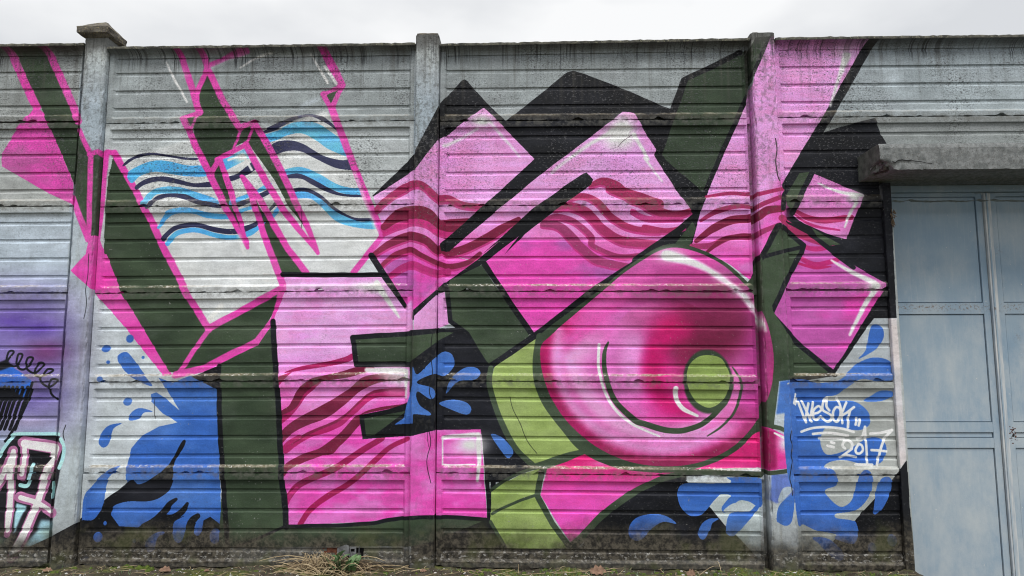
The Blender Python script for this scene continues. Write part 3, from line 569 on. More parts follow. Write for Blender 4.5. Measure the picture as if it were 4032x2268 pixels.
# lower part of the right post
P('H (965,872) (1060,860) (1060,1449) (920,1449) (935,1150)', mixer((160, 176, 190), (172, 182, 188)))
P('H (970,872) (1060,860) (1058,1060) (1010,1050) (950,1060)', BLU, soft=3); P('P (10,480) (265,480) (265,700) (180,690) (60,760) (5,730)', mixer((78, 106, 180), (96, 116, 186)), soft=5)
P('P (75,720) (120,620) (190,600) (215,640) (100,740)', mixer((150, 168, 186), (164, 178, 190)), sm=True)
P('P (62,910) (80,790) (140,720) (200,680) (238,690) (222,850) (200,940) (150,972) (85,945)', BLU, sm=True)
P('P (-30,30) (40,60) (190,130) (212,200) (212,420) (-30,450)', mixer((214, 44, 136), (226, 76, 176), 0.4, 0.6)); P('P (-40,40) (60,80) (60,430) (-40,450)', (138, 18, 78), soft=12, al=0.95)
K('P (-40,15) (100,45) (200,95) (232,200) (230,440) (-40,478)', 38, GRN, sm=False)
G('P (140,190)', 75, 90, (242, 220, 236), 0.95); K('P (45,90) (185,160)', [16, 28], WHT, soft=4); K('P (182,155) (176,290)', [28, 16], WHT, soft=4)
# short bay by the gate
P('K (100,880) (360,860) (640,780) (720,700) (760,1449) (110,1449)', mixer((166, 170, 168), (150, 154, 152)))
P('K (600,510) (715,510) (730,800) (420,830) (370,835)', mixer((168, 176, 182), (156, 162, 166)))
P('K (510,742) (555,690) (572,600) (590,555) (615,545) (648,565) (655,620) (620,680) (570,715)', BLU, sm=True)
P('K (400,862) (500,772) (600,735) (690,758) (715,830) (700,865) (620,870) (520,860) (450,900) (380,950) (290,955) (240,940) (100,1000) (100,890) (300,880)', BLU, sm=True); P('K (545,985) (590,950) (640,925) (705,930) (705,960) (640,985)', BLU, sm=True)
P('K (100,900) (310,900) (330,980) (480,985) (560,1040) (575,1110) (520,1150) (400,1140) (330,1130) (295,1200) (310,1270) (350,1292) (450,1262) (560,1200) (640,1200) (672,1260) (640,1335) (560,1352) (420,1322) (320,1350) (290,1449) (110,1449)', BLU, sm=True)
P('P (255,420) (560,425) (640,510) (645,590) (535,640) (600,740) (690,797) (780,745) (822,640) (850,500) (900,440) (955,465) (982,560) (970,660) (900,775) (800,840) (640,865) (650,905) (800,930) (850,1010) (835,1120) (790,1152) (680,1120) (640,1060) (450,1022) (330,965) (262,930)', BLU, sm=True)
P('P (1240,430) (1300,350) (1375,1420) (330,1420) (330,1310) (430,1300) (520,1220) (640,1100) (835,1010) (820,930) (1000,725) (1150,545)', BLK)
P('P (800,930) (850,1010) (835,1120) (790,1152) (680,1120) (640,1080)', BLU, sm=True)
P('P (1060,520) (1130,508) (1166,580) (1140,700) (1062,840) (1000,858) (1010,700) (1030,580)', BLU, sm=True); P('P (415,1095) (500,1085) (600,1120) (700,1220) (705,1290) (655,1312) (560,1240) (480,1150)', BLU, sm=True); O('P (1175,1117)', 44, 54, BLU); O('P (985,1190)', 40, 52, BLU, soft=6)
P('K (680,512) (722,512) P (1295,350) (1240,430) K (710,900)', mixer((204, 196, 196), (190, 188, 192)), soft=1)
P('I (640,1090) (690,1090) K (720,508) (682,508)', BLK); P('P (1240,430) (1296,352) (1375,1425) (1300,1425)', (22, 24, 28))
# signature
for s_ in ('(155,270) (285,615)', '(278,595) (328,290)', '(218,258) (385,600)', '(365,590) (402,268)', '(408,470) (490,452) (545,400) (530,350) (488,335) (430,390) (408,470) (440,560) (500,562) (540,512)',
           '(640,190) (590,240) (565,330) (580,410) (680,470) (730,520) (700,580) (640,600) (570,540)', '(640,190) (630,330) (680,410)', '(850,370) (790,355) (742,440) (752,560) (800,602) (850,540) (870,430) (850,370)',
           '(800,195) (860,330) (890,480) (895,625)', '(968,285) (900,430)', '(1100,360) (990,440) (890,492)', '(1032,420) (1000,540) (990,700)', '(105,135) (72,290)', '(128,215) (100,310)', '(1142,545) (1115,655)', '(1195,565) (1167,670)',
           '(210,770) (400,715) (650,695) (900,720) (1080,780)', '(410,815) (700,790) (990,840)', '(520,885) (700,875) (930,890)', '(710,945) (755,960)', '(655,1005) (750,1025)',
           '(940,1045) (900,1000) (930,930) (1000,918) (1060,970) (1050,1060)', '(1050,1060) (860,1195)', '(860,1195) (960,1165) (1130,1200)', '(1170,980) (1115,1070) (1130,1130) (1190,1135) (1240,1080) (1220,1000) (1170,980)',
           '(1150,885) (1230,850) (1275,690)', '(1275,690) (1300,1000) (1312,1320)', '(1115,1320) (1400,1330)', '(1370,805) (1540,790) (1730,735)', '(1730,735) (1620,870) (1540,1080) (1480,1330)', '(1390,1085) (1635,1095)'):
    K('R '+s_, 40, (246, 248, 250), soft=4)
# hairline cracks in the render
for s_, w_ in (('F (150,595) (138,700) (152,820) (132,930) (158,1010) (128,1120) (140,1220) (118,1330) (138,1449)', 4), ('M (1660,60) (1650,140) (1664,220)', 4), ('G (948,790) (956,850) (948,920) (960,1000) (972,1030)', 6), ('F (590,960) (612,1040) (650,1120) (690,1210) (745,1285)', 3),
               ('P (205,70) (192,140) (210,210) (198,300) (212,360) (198,440) (188,520) (206,600) (214,680)', 8), ('E (1285,765) (1240,800) (1210,835)', 3), ('V (388,560) (372,610) (378,650)', 5), ('B (508,0) (500,120) (488,200) (492,280) (478,370)', 4), ('D (1265,800) (1240,760)', 3), ('C (560,1180) (555,1300)', 3), ('B (870,830) (875,940)', 3)):
    K(s_, w_, (14, 14, 17), soft=1.2, al=0.9)

# old paint is uneven: brush and spray density, faint scratches of the layer below
IMG *= (0.95+0.1*BLOT2)[..., None]
IMG *= (0.955+0.09*vnoise(TH, TW, 9, 41, 2, (7, 0.8)))[..., None]*(0.96+0.08*vnoise(TH, TW, 150, 42, 3, (1, 1)))[..., None]
fade = np.clip((vnoise(TH, TW, 70, 43, 4, (1.8, 0.8))-0.52)/0.2, 0, 1)[..., None]*0.07
IMG = IMG*(1-fade)+fade*np.array([0.72, 0.70, 0.74], np.float32)
den = vnoise(TH, TW, 6, 33, 2)
IMG *= (0.97+0.06*den)[..., None]
def s2l(c): return np.where(c <= 0.04045, c/12.92, ((np.maximum(c, 0)+0.055)/1.055)**2.4)
def l2s(c): return np.where(c <= 0.0031308, c*12.92, 1.055*np.maximum(c, 1e-9)**(1/2.4)-0.055)
IMG = l2s(np.clip(s2l(np.clip(IMG, 0, 1))/KLIT, 0, 0.86)).astype(np.float32)
mural = bpy.data.images.new('mural_paint', TW, TH, alpha=False, float_buffer=False)
mural.colorspace_settings.name = 'sRGB'
buf = np.ones((TH, TW, 4), np.float32); buf[..., :3] = IMG
mural.pixels.foreach_set(buf.ravel()); mural.update(); mural.pack()
def uvw(V, d=0.0):
    """paint coordinates of wall points; d: how far the painted face stands in front of the panels"""
    k = CD/(CD-d); V = np.asarray(V)  # paint coordinates scaled about the camera to line up the traced shapes
    X = CX+(V[:, 0]-CX)*k; Z = CZ+(V[:, 2]-CZ)*k
    return np.stack([(X-TX0)/(TX1-TX0), (Z-TZ0)/(TZ1-TZ0)], -1)

# ------------------------------------------------------------------ materials
def newmat(name):
    m = bpy.data.materials.new(name); m.use_nodes = True
    t = m.node_tree; t.nodes.clear()
    out = N(t, 'ShaderNodeOutputMaterial'); b = N(t, 'ShaderNodeBsdfPrincipled')
    t.links.new(b.outputs[0], out.inputs[0])
    return m, t, b
def noise(t, vec, scale, detail=3, rough=0.55, sc3=None):
    if sc3:
        mpn = N(t, 'ShaderNodeMapping'); mpn.inputs['Scale'].default_value = sc3; t.links.new(vec, mpn.inputs['Vector']); vec = mpn.outputs[0]
    n = N(t, 'ShaderNodeTexNoise', i_Scale=scale, i_Detail=detail, i_Roughness=rough); t.links.new(vec, n.inputs['Vector'])
    return n.outputs['Fac']
def rng(t, v, a, b, c=0.0, d=1.0):
    n = N(t, 'ShaderNodeMapRange', interpolation_type='SMOOTHSTEP'); t.links.new(v, n.inputs[0])
    for k, x in zip((1, 2, 3, 4), (a, b, c, d)): n.inputs[k].default_value = x
    return n.outputs[0]
def mth(t, op, a, b=None):
    n = N(t, 'ShaderNodeMath', operation=op)
    for i, x in enumerate((a, b)):
        if x is None: continue
        if isinstance(x, (int, float)): n.inputs[i].default_value = x
        else: t.links.new(x, n.inputs[i])
    return n.outputs[0]
def mixc(t, f, a, b, mode='MIX'):
    n = N(t, 'ShaderNodeMix', data_type='RGBA', blend_type=mode)
    for i, x in ((0, f), (6, a), (7, b)):
        if isinstance(x, (int, float)): n.inputs[i].default_value = x
        elif isinstance(x, tuple): n.inputs[i].default_value = (*x, 1)
        else: t.links.new(x, n.inputs[i])
    return n.outputs[2]
def bumpn(t, b, h, strength=0.4, dist=0.002):
    n = N(t, 'ShaderNodeBump'); n.inputs['Strength'].default_value = strength; n.inputs['Distance'].default_value = dist
    t.links.new(h, n.inputs['Height']); t.links.new(n.outputs[0], b.inputs['Normal'])

def wall_material(name, painted=True, base=(0.30, 0.30, 0.29)):
    m, t, b = newmat(name)
    geo = N(t, 'ShaderNodeNewGeometry'); pos = geo.outputs['Position']
    sep = N(t, 'ShaderNodeSeparateXYZ'); t.links.new(pos, sep.inputs[0]); Z = sep.outputs['Z']; XX = sep.outputs['X']
    if painted:
        uvn = N(t, 'ShaderNodeUVMap', uv_map='paint'); im = N(t, 'ShaderNodeTexImage', image=mural, interpolation='Linear', extension='EXTEND')
        t.links.new(uvn.outputs[0], im.inputs[0]); col = im.outputs[0]
    else:
        col = mixc(t, rng(t, noise(t, pos, 9, 5), 0.35, 0.65), tuple(0.75*c for c in base), base)
    patch = rng(t, noise(t, pos, 2.6, 4), 0.40, 0.62)
    high = rng(t, Z, 1.6, 2.5)
    # pitted render: dark specks, more of them high on the wall
    pit = rng(t, noise(t, pos, 62, 4, 0.6, (1, 1, 1.5)), 0.56, 0.64)
    pitm = mth(t, 'MULTIPLY', pit, mth(t, 'ADD', mth(t, 'MULTIPLY', patch, 0.20), mth(t, 'MULTIPLY', mth(t, 'MULTIPLY', high, mth(t, 'ADD', patch, 0.25)), 0.60)))
    col = mixc(t, pitm, col, (0.11, 0.11, 0.12))
    spk = rng(t, noise(t, pos, 135, 4, 0.62, (0.8, 1, 1)), 0.44, 0.62)
    spm = mth(t, 'MULTIPLY', spk, mth(t, 'ADD', mth(t, 'MULTIPLY', high, mth(t, 'ADD', 0.30, mth(t, 'MULTIPLY', patch, 0.32))), mth(t, 'MULTIPLY', patch, 0.10)))
    col = mixc(t, spm, col, mixc(t, 1.0, col, (0.38, 0.38, 0.36), 'MULTIPLY'))
    dot = mth(t, 'MULTIPLY', rng(t, noise(t, pos, 100, 2, 0.5), 0.71, 0.735), rng(t, noise(t, pos, 3.3, 3), 0.44, 0.6))
    col = mixc(t, mth(t, 'MULTIPLY', dot, 0.7), col, (0.36, 0.36, 0.35))
    ap = N(t, 'ShaderNodeAttribute', attribute_name='post'); ip = ap.outputs['Fac']
    pp = mth(t, 'MULTIPLY', ip, rng(t, noise(t, pos, 44, 5, 0.68, (1, 1, 0.8)), 0.50, 0.62))
    col = mixc(t, mth(t, 'MULTIPLY', pp, mth(t, 'ADD', 0.14, mth(t, 'MULTIPLY', high, 0.38))), col, (0.12, 0.12, 0.115))
    ps = mth(t, 'MULTIPLY', ip, rng(t, noise(t, pos, 1.0, 4, 0.6, (14, 1, 2.2)), 0.50, 0.66))
    col = mixc(t, mth(t, 'MULTIPLY', ps, 0.5), col, mixc(t, 1.0, col, (0.60, 0.56, 0.48), 'MULTIPLY'))
    # flaked chips down to pale concrete
    chip = mth(t, 'MULTIPLY', rng(t, noise(t, pos, 34, 6, 0.65), 0.69, 0.71), rng(t, noise(t, pos, 1.9, 3), 0.5, 0.6))
    col = mixc(t, mth(t, 'MULTIPLY', chip, 0.8), col, (0.42, 0.42, 0.40))
    # grain and cloudy soiling
    col = mixc(t, 1.0, col, mixc(t, rng(t, noise(t, pos, 220, 3, 0.7), 0.3, 0.7), (0.84, 0.84, 0.85), (1.12, 1.12, 1.11)), 'MULTIPLY')
    col = mixc(t, 1.0, col, mixc(t, rng(t, noise(t, pos, 7, 5, 0.6, (1, 1, 1.6)), 0.3, 0.7), (0.86, 0.86, 0.85), (1.07, 1.07, 1.07)), 'MULTIPLY')
    # rain streaks below the coping, then a wavy dark band at the top
    st = rng(t, noise(t, pos, 1.0, 4, 0.6, (26, 1, 1.1)), 0.46, 0.70)
    streak = mth(t, 'MULTIPLY', st, rng(t, Z, 2.45, 2.9))
    col = mixc(t, mth(t, 'MULTIPLY', streak, 0.55), col, (0.085, 0.08, 0.07))
    wav = noise(t, pos, 1.0, 2, 0.5, (9, 1, 2))
    dr = rng(t, noise(t, pos, 1.0, 2, 0.5, (95, 1, 1.6)), 0.555, 0.60)
    edge = mth(t, 'MULTIPLY', rng(t, mth(t, 'ADD', Z, mth(t, 'ADD', mth(t, 'MULTIPLY', wav, 0.16), mth(t, 'MULTIPLY', noise(t, pos, 1.0, 2, 0.5, (31, 1, 1)), 0.22))), 2.99, 3.08), rng(t, noise(t, pos, 1.0, 3, 0.6, (3.1, 1, 1)), 0.36, 0.6, 0.15, 1.0))
    col = mixc(t, mth(t, 'MULTIPLY', mth(t, 'MULTIPLY', dr, edge), 0.8), col, (0.022, 0.022, 0.026))
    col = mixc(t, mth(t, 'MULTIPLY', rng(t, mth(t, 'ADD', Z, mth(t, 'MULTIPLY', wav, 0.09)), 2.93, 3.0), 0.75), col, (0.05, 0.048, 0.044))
    # grime on the ledges
    at = N(t, 'ShaderNodeAttribute', attribute_name='ledge'); lg = at.outputs['Fac']
    gm = mth(t, 'MULTIPLY', mth(t, 'MULTIPLY', lg, rng(t, noise(t, pos, 1.1, 3, 0.6), 0.34, 0.60, 0.25, 1.0)), rng(t, noise(t, pos, 26, 5, 0.65, (0.5, 1, 1)), 0.34, 0.58))
    col = mixc(t, mth(t, 'MULTIPLY', gm, 0.85), col, mixc(t, rng(t, noise(t, pos, 60, 3), 0.4, 0.6), (0.20, 0.16, 0.10), (0.36, 0.32, 0.25)))
    wc = mth(t, 'MULTIPLY', mth(t, 'MULTIPLY', rng(t, lg, 0.3, 0.8), rng(t, noise(t, pos, 2.3, 3, 0.6), 0.38, 0.58, 0.15, 1.0)), rng(t, noise(t, pos, 75, 3, 0.6), 0.58, 0.61))
    col = mixc(t, mth(t, 'MULTIPLY', wc, 0.8), col, (0.62, 0.60, 0.56))
    # joints: broken, dirty edges; gap insides also darkened to deepen their shade
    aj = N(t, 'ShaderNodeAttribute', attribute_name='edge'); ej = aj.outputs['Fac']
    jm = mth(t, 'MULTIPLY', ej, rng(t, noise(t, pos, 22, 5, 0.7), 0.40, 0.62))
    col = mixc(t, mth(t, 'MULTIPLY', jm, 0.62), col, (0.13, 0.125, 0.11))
    # splash-back dirt near the soil
    zz_ = mth(t, 'ADD', Z, mth(t, 'MULTIPLY', noise(t, pos, 4, 6, 0.65), -0.34))
    low = rng(t, zz_, 0.03, -0.14)
    col = mixc(t, mth(t, 'MULTIPLY', low, 0.93), col, mixc(t, rng(t, noise(t, pos, 38, 7, 0.7), 0.38, 0.64), (0.020, 0.018, 0.015), (0.105, 0.092, 0.070)))
    lowp = mth(t, 'MULTIPLY', rng(t, mth(t, 'ABSOLUTE', mth(t, 'ADD', Z, 0.005)), 0.05, 0.0), rng(t, noise(t, pos, 60, 6, 0.7, (0.6, 1, 1)), 0.54, 0.62))
    col = mixc(t, mth(t, 'MULTIPLY', lowp, 0.8), col, (0.36, 0.35, 0.33))
    alg = mth(t, 'MULTIPLY', rng(t, Z, 0.26, 0.05), rng(t, noise(t, pos, 5, 5), 0.52, 0.66))
    col = mixc(t, mth(t, 'MULTIPLY', alg, 0.45), col, (0.075, 0.085, 0.03))
    t.links.new(col, b.inputs['Base Color'])
    b.inputs['Roughness'].default_value = 0.6; b.inputs['Specular IOR Level'].default_value = 0.2
    h = mth(t, 'ADD', mth(t, 'MULTIPLY', noise(t, pos, 150, 4, 0.65), 0.6), mth(t, 'ADD', mth(t, 'MULTIPLY', pitm, -0.8), mth(t, 'MULTIPLY', noise(t, pos, 24, 4), 0.8)))
    bumpn(t, b, h, 0.55, 0.0028)
    return m
M_wall = wall_material('painted_concrete')
M_bare = wall_material('bare_concrete', False, (0.27, 0.275, 0.275))
def simple(name, c1, c2, scale=12, rough=0.8, bump=0.3, dist=0.003, sc3=None, spec=0.3, c3=None):
    m, t, b = newmat(name)
    pos = N(t, 'ShaderNodeNewGeometry').outputs['Position']
    f = rng(t, noise(t, pos, scale, 6, 0.62, sc3), 0.32, 0.68)
    col = mixc(t, f, c1, c2)
    if c3: col = mixc(t, rng(t, noise(t, pos, scale*4.3, 4, 0.6), 0.56, 0.66), col, c3)
    t.links.new(col, b.inputs['Base Color'])
    b.inputs['Roughness'].default_value = rough; b.inputs['Specular IOR Level'].default_value = spec
    bumpn(t, b, noise(t, pos, scale*6, 4, 0.65), bump, dist)
    return m
M_lichen = simple('lichened_coping', (0.045, 0.045, 0.04), (0.16, 0.155, 0.13), 22, 0.95, 0.8, 0.004, c3=(0.27, 0.26, 0.18))
M_cap = simple('lichened_cap', (0.07, 0.062, 0.055), (0.17, 0.155, 0.13), 26, 0.95, 0.9, 0.005, c3=(0.30, 0.25, 0.13))
M_can = simple('weathered_slab', (0.13, 0.14, 0.14), (0.25, 0.26, 0.26), 48, 0.9, 0.9, 0.004, (1, 1, .7), c3=(0.10, 0.095, 0.08))
M_spall = simple('broken_concrete', (0.03, 0.024, 0.022), (0.12, 0.10, 0.09), 40, 0.95, 1.0, 0.006)
M_soil = None

# gate paint: chalky blue, dusty in patches, paler toward the bottom
def gate_material():
    m, t, b = newmat('faded_blue_metal')
    pos = N(t, 'ShaderNodeNewGeometry').outputs['Position']
    sep = N(t, 'ShaderNodeSeparateXYZ'); t.links.new(pos, sep.inputs[0]); Z = sep.outputs['Z']
    col = mixc(t, rng(t, noise(t, pos, 3, 4), 0.35, 0.65), (0.23, 0.33, 0.43), (0.29, 0.38, 0.46))
    dust_pale = rng(t, mth(t, 'ADD', noise(t, pos, 6.0, 9, 0.74, (1.2, 1, 0.6)), mth(t, 'MULTIPLY', rng(t, Z, 1.9, 0.3), 0.20)), 0.40, 0.95)
    col = mixc(t, mth(t, 'MULTIPLY', dust_pale, 0.62), col, (0.56, 0.58, 0.57))
    br = rng(t, noise(t, pos, 1.0, 4, 0.7, (70, 1, 4)), 0.5, 0.75)
    col = mixc(t, mth(t, 'MULTIPLY', br, 0.18), col, (0.55, 0.57, 0.56))
    col = mixc(t, rng(t, noise(t, pos, 60, 2, 0.5), 0.73, 0.77), col, (0.56, 0.57, 0.55))
    rz = rng(t, mth(t, 'ABSOLUTE', mth(t, 'ADD', Z, -1.375)), 0.035, 0.0)
    ru = mth(t, 'MULTIPLY', rng(t, noise(t, pos, 70, 4, 0.7), 0.52, 0.60), mth(t, 'ADD', mth(t, 'MULTIPLY', rz, 0.75), mth(t, 'MULTIPLY', rng(t, noise(t, pos, 3.1, 3), 0.62, 0.72), 0.3)))
    col = mixc(t, ru, col, (0.17, 0.10, 0.055))
    t.links.new(col, b.inputs['Base Color'])
    b.inputs['Roughness'].default_value = 0.55; b.inputs['Specular IOR Level'].default_value = 0.4
    bumpn(t, b, mth(t, 'ADD', noise(t, pos, 120, 3), mth(t, 'MULTIPLY', noise(t, pos, 5, 2), 3.0)), 0.12, 0.003)
    return m
M_gate = gate_material()
M_strip = simple('scraped_pale_paint', (0.34, 0.40, 0.46), (0.60, 0.61, 0.60), 8, 0.6, 0.2, 0.002, (6, 1, 0.5))
M_dark = simple('dark_void', (0.01, 0.01, 0.01), (0.02, 0.02, 0.02))
M_rust = simple('rusty_iron', (0.07, 0.022, 0.012), (0.16, 0.06, 0.035), 60, 0.9, 0.6)
M_zinc = simple('dull_zinc_sheet', (0.09, 0.09, 0.095), (0.20, 0.205, 0.21), 30, 0.5, 0.3)
M_straw = simple('dry_straw', (0.30, 0.22, 0.12), (0.55, 0.45, 0.29), 30, 0.8)
M_straw2 = simple('old_straw', (0.07, 0.05, 0.033), (0.18, 0.13, 0.085), 40, 0.9)
M_leaf = simple('weed_leaf', (0.06, 0.13, 0.04), (0.17, 0.27, 0.13), 40, 0.6)
M_moss = simple('moss', (0.05, 0.085, 0.012), (0.13, 0.17, 0.03), 60, 0.95, 1.0, 0.006)
M_dead = simple('dead_leaf', (0.13, 0.075, 0.05), (0.25, 0.155, 0.105), 50, 0.8)
M_stone = simple('pale_stone', (0.35, 0.34, 0.32), (0.6, 0.59, 0.56), 50, 0.9)
def soil_material():
    m, t, b = newmat('mossy_soil')
    pos = N(t, 'ShaderNodeNewGeometry').outputs['Position']
    col = mixc(t, rng(t, noise(t, pos, 14, 6, 0.65), 0.3, 0.7), (0.035, 0.028, 0.02), (0.10, 0.085, 0.06))
    col = mixc(t, rng(t, noise(t, pos, 4, 5, 0.6), 0.48, 0.64), col, mixc(t, rng(t, noise(t, pos, 50, 4), 0.4, 0.6), (0.045, 0.06, 0.014), (0.12, 0.125, 0.035)))
    col = mixc(t, rng(t, noise(t, pos, 90, 3, 0.6), 0.64, 0.70), col, (0.30, 0.25, 0.18))
    t.links.new(col, b.inputs['Base Color']); b.inputs['Roughness'].default_value = 0.95; b.inputs['Specular IOR Level'].default_value = 0.2
    bumpn(t, b, noise(t, pos, 70, 5, 0.7), 1.0, 0.008)
    return m
M_soil = soil_material()

# ------------------------------------------------------------------ ground
def gh(x, y):
    n = 0.010*math.sin(7*x+3*y)+0.006*math.sin(19*x-11*y)+0.004*math.sin(41*x+23*y)
    base = -0.066-0.006*max(0, x-2)*0.5
    d = min(1, max(0, (x-4.66)/0.10)); d = d*d*(3-2*d)
    far = 1 if y > -1.2 else 0.4
    return base + n*0.8*far*(1-d) - 0.13*d + min(0, y+0.02)*0.02
gx = np.concatenate([[-60, -20, -8, -4, -2, -1], np.arange(-0.8, 5.4, 0.025), [5.6, 6, 7, 10, 25, 60]])
gy = np.concatenate([[-60, -25, -12, -7, -5, -3.5, -2.5, -1.6, -1.0, -0.7], np.arange(-0.5, 0.061, 0.02), [0.15, 0.4, 1, 4, 15, 60, 300]])
mb = MB(); mb.grid([[(x, y, gh(x, y)+(rnd.uniform(-.004, .004) if y > -0.6 and y < .1 else 0)) for x in gx] for y in gy])
tag(mk('ground', mb.v, mb.f, M_soil, smooth=True), kind='structure')

# ------------------------------------------------------------------ precast panel wall
wall = empty('concrete_wall', (2.0, 0.0, -0.07))
tag(wall, 'grey precast concrete panel wall covered with large pink, green and blue graffiti letters', 'wall')
PROF = [(0, 0), (.068, 0), (.074, .001), (.077, .015)]
for a in (.175, .379, .593, .80):
    PROF += [(a-.004, .0145), (a, .016), (a+.003, .0212), (a+.020, .0210), (a+.034, .0206), (a+.0465, .0150), (a+.050, .0145)]
PROF += [(.910, .0145), (.918, .012), (.938, .001), (.944, 0), (1.0, 0)]
def n1(x, s):       # cheap 1-d noise
    return math.sin(x*37+s)*0.5+math.sin(x*91+s*2.3)*0.3+math.sin(x*213+s*1.7)*0.35
def make_panel(x0, x1, zb, zt, row, seed, frame_l=True, frame_r=True, hole=False, top=False, zlim=None, cut=None):
    """zb, zt: (left, right) heights of the lower and upper edge"""
    H0 = 0.5105
    fl, bv = 0.026, 0.014
    xs = list(np.arange(x0, x1+1e-6, (x1-x0)/max(2, round((x1-x0)/0.016))))
    xs = [x for x in xs if not (frame_l and x0 < x < x0+fl+bv+.004) and not (frame_r and x1-fl-bv-.004 < x < x1)]
    if frame_l: xs += [x0+fl, x0+fl+bv]
    if frame_r: xs += [x1-fl, x1-fl-bv]
    xs = sorted(xs)
    prof = [p for p in PROF]
    if top: prof = [(max(p[0], .085), p[1]) for p in prof if p[0] > .08]; prof = [(.07, .0148)]+prof
    pr = random.Random(int(seed*100)+3); dep = pr.uniform(.88, 1.22); yo = pr.uniform(-.0025, .0035); ytilt = pr.uniform(-.002, .002)
    jit = {a: pr.uniform(-.005, .005) for a in (0, 1, 2, 3)}
    def jf(f): return f if f < .1 or f > .9 else f+jit[0 if f < .3 else 1 if f < .5 else 2 if f < .7 else 3]
    prof = [(jf(f), y if y <= .0152 else .0147+(y-.0147)*dep) for f, y in prof]
    V = []; led = []; edg = []
    R = len(prof)
    for i, (fz, y) in enumerate(prof):
        for x in xs:
            u = (x-x0)/(x1-x0)
            lo = zb[0]*(1-u)+zb[1]*u; hi = zt[0]*(1-u)+zt[1]*u
            z = lo+(1-fz)*min(hi-lo, H0) if not top else lo+(1-fz)*H0
            infr = (frame_l and x < x0+fl+.001) or (frame_r and x > x1-fl-.001)
            yy = 0.0 if infr else y
            zz2 = z; e = 0
            if fz == 0 and not top:
                zz2 -= 0.0034+0.0016*n1(x, seed) ; e = 1
            if fz == 1.0:
                ch = n1(x*0.31, seed*1.3)
                zz2 += 0.0026+0.0030*n1(x, seed+5)+(0.011*max(0, ch-0.5)/0.4); e = 1; yy += 0.002
            yy += yo+ytilt*(fz-.5)*2 if not top else 0
            if 0.004 < y: yy += 0.0006*n1(x*0.4, seed+i)
            if 0.90 < fz < 0.95: zz2 += 0.0016*n1(x, seed+2)
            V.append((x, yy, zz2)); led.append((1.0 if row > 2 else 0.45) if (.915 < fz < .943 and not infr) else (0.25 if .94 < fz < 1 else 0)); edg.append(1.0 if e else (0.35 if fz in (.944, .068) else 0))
    C = len(xs); F = []
    for r in range(R-1):
        for c in range(C-1):
            q = (r*C+c, (r+1)*C+c, (r+1)*C+c+1, r*C+c+1)
            if hole or zlim is not None or cut:
                mxp = sum(V[i][0] for i in q)/4; mz = sum(V[i][2] for i in q)/4
                if hole and 1.455 < mxp < 1.675 and max(V[i][2] for i in q) < 0.082 and mz < 0.058-0.35*max(0, 1.53-mxp)+0.02*math.sin(mxp*60) and mz > 0.002+0.01*math.sin(mxp*90): continue
                if cut and mxp > cut[0] and mz < cut[1]: continue
            F.append(q)
    # sides, underside, and a tongue added to keep sky light out of the joint
    n = len(V)
    back = []
    for r in (0, R-1):
        for c in range(C):
            v = V[r*C+c]; back.append((v[0], 0.042, v[2]))
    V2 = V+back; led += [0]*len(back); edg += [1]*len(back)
    for c in range(C-1):
        F.append((c, c+1, n+c+1, n+c)); F.append(((R-1)*C+c, n+C+c, n+C+c+1, (R-1)*C+c+1))
        if not cut: F.append((n+c, n+c+1, n+C+c+1, n+C+c))
    if not cut:
        for c in (0, C-1):
            F.append(tuple([r*C+c for r in range(R)]+[n+C+c, n+c]))
    if row < 6:
        bv_, bf_ = box(x0, x1 if not cut else cut[0]-.001, .030, .041, min(zb)-.02, min(zb)+.02)
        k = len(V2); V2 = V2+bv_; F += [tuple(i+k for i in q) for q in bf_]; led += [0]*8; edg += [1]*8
    V2 = np.array(V2)
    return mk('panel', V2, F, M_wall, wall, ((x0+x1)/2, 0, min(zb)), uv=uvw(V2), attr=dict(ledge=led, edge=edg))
def make_coping(panel, x0, x1, zt, seed, lip=0.040):
    prof = [(0.0143, -.054), (0.011, -.044), (0.003, -.034), (-.010, -.026), (-.024, -.0205), (-lip+.001, -.0175), (-lip, -.0155), (-lip-.0008, -.008), (-lip, -.002), (-lip+.004, 0.0), (.02, .003), (.042, .002), (.042, -.041)]
    xs = np.arange(x0, x1+1e-6, (x1-x0)/round((x1-x0)/.02))
    G_ = []
    for (y, z) in prof:
        G_.append([(x, y+(0.0018*n1(x, seed) if y < -.03 else 0), zt[0]+(zt[1]-zt[0])*(x-x0)/(x1-x0)+z+(0.0022*n1(x*.8, seed+3)+0.0018*n1(x*2.3, seed) if z > -.012 else 0.0008*n1(x*.8, seed+3))+0.004*math.sin(x*1.3+seed)) for x in xs])
    m_ = MB(); m_.grid(G_)
    C = len(xs); R = len(prof)
    m_.f.append(tuple(r*C for r in range(R-1, -1, -1))); m_.f.append(tuple(r*C+C-1 for r in range(R)))
    V = np.array(m_.v)
    o = mk('coping', V, m_.f, M_lichen, panel, ((x0+x1)/2, 0, zt[0]), uv=uvw(V), attr=dict(ledge=[0]*len(V), edge=[0]*len(V)))
    o.data.materials.append(M_wall)
    for i, pl in enumerate(o.data.polygons):
        if i < 5*(C-1): pl.material_index = 1
    return o
J = {0: [2.500, 1.984, 1.472, .955, .445, -.066], 1: [2.4835, 1.978, 1.469, .958, .447, -.066], 2: [2.4795, 1.970, 1.466, .952, .438, -.070], 3: [2.484, 1.979, 1.470, .952, .438, -.074]}
JR = {1: [2.485, 1.979, 1.474, .964, .449, -.066], 2: [2.478, 1.971, 1.463, .945, .429, -.074]}
JL = {1: [2.482, 1.976, 1.464, .953, .444, -.064], 2: [2.481, 1.968, 1.468, .958, .447, -.062]}
TOPZ = {0: (2.976, 2.971), 1: (2.950, 2.948), 2: (2.946, 2.952), 3: (2.959, 2.953)}
PX = [(-2.07, -1.93), (-.061, .072), (1.930, 2.068), (3.906, 4.046), (5.93, 6.07)]
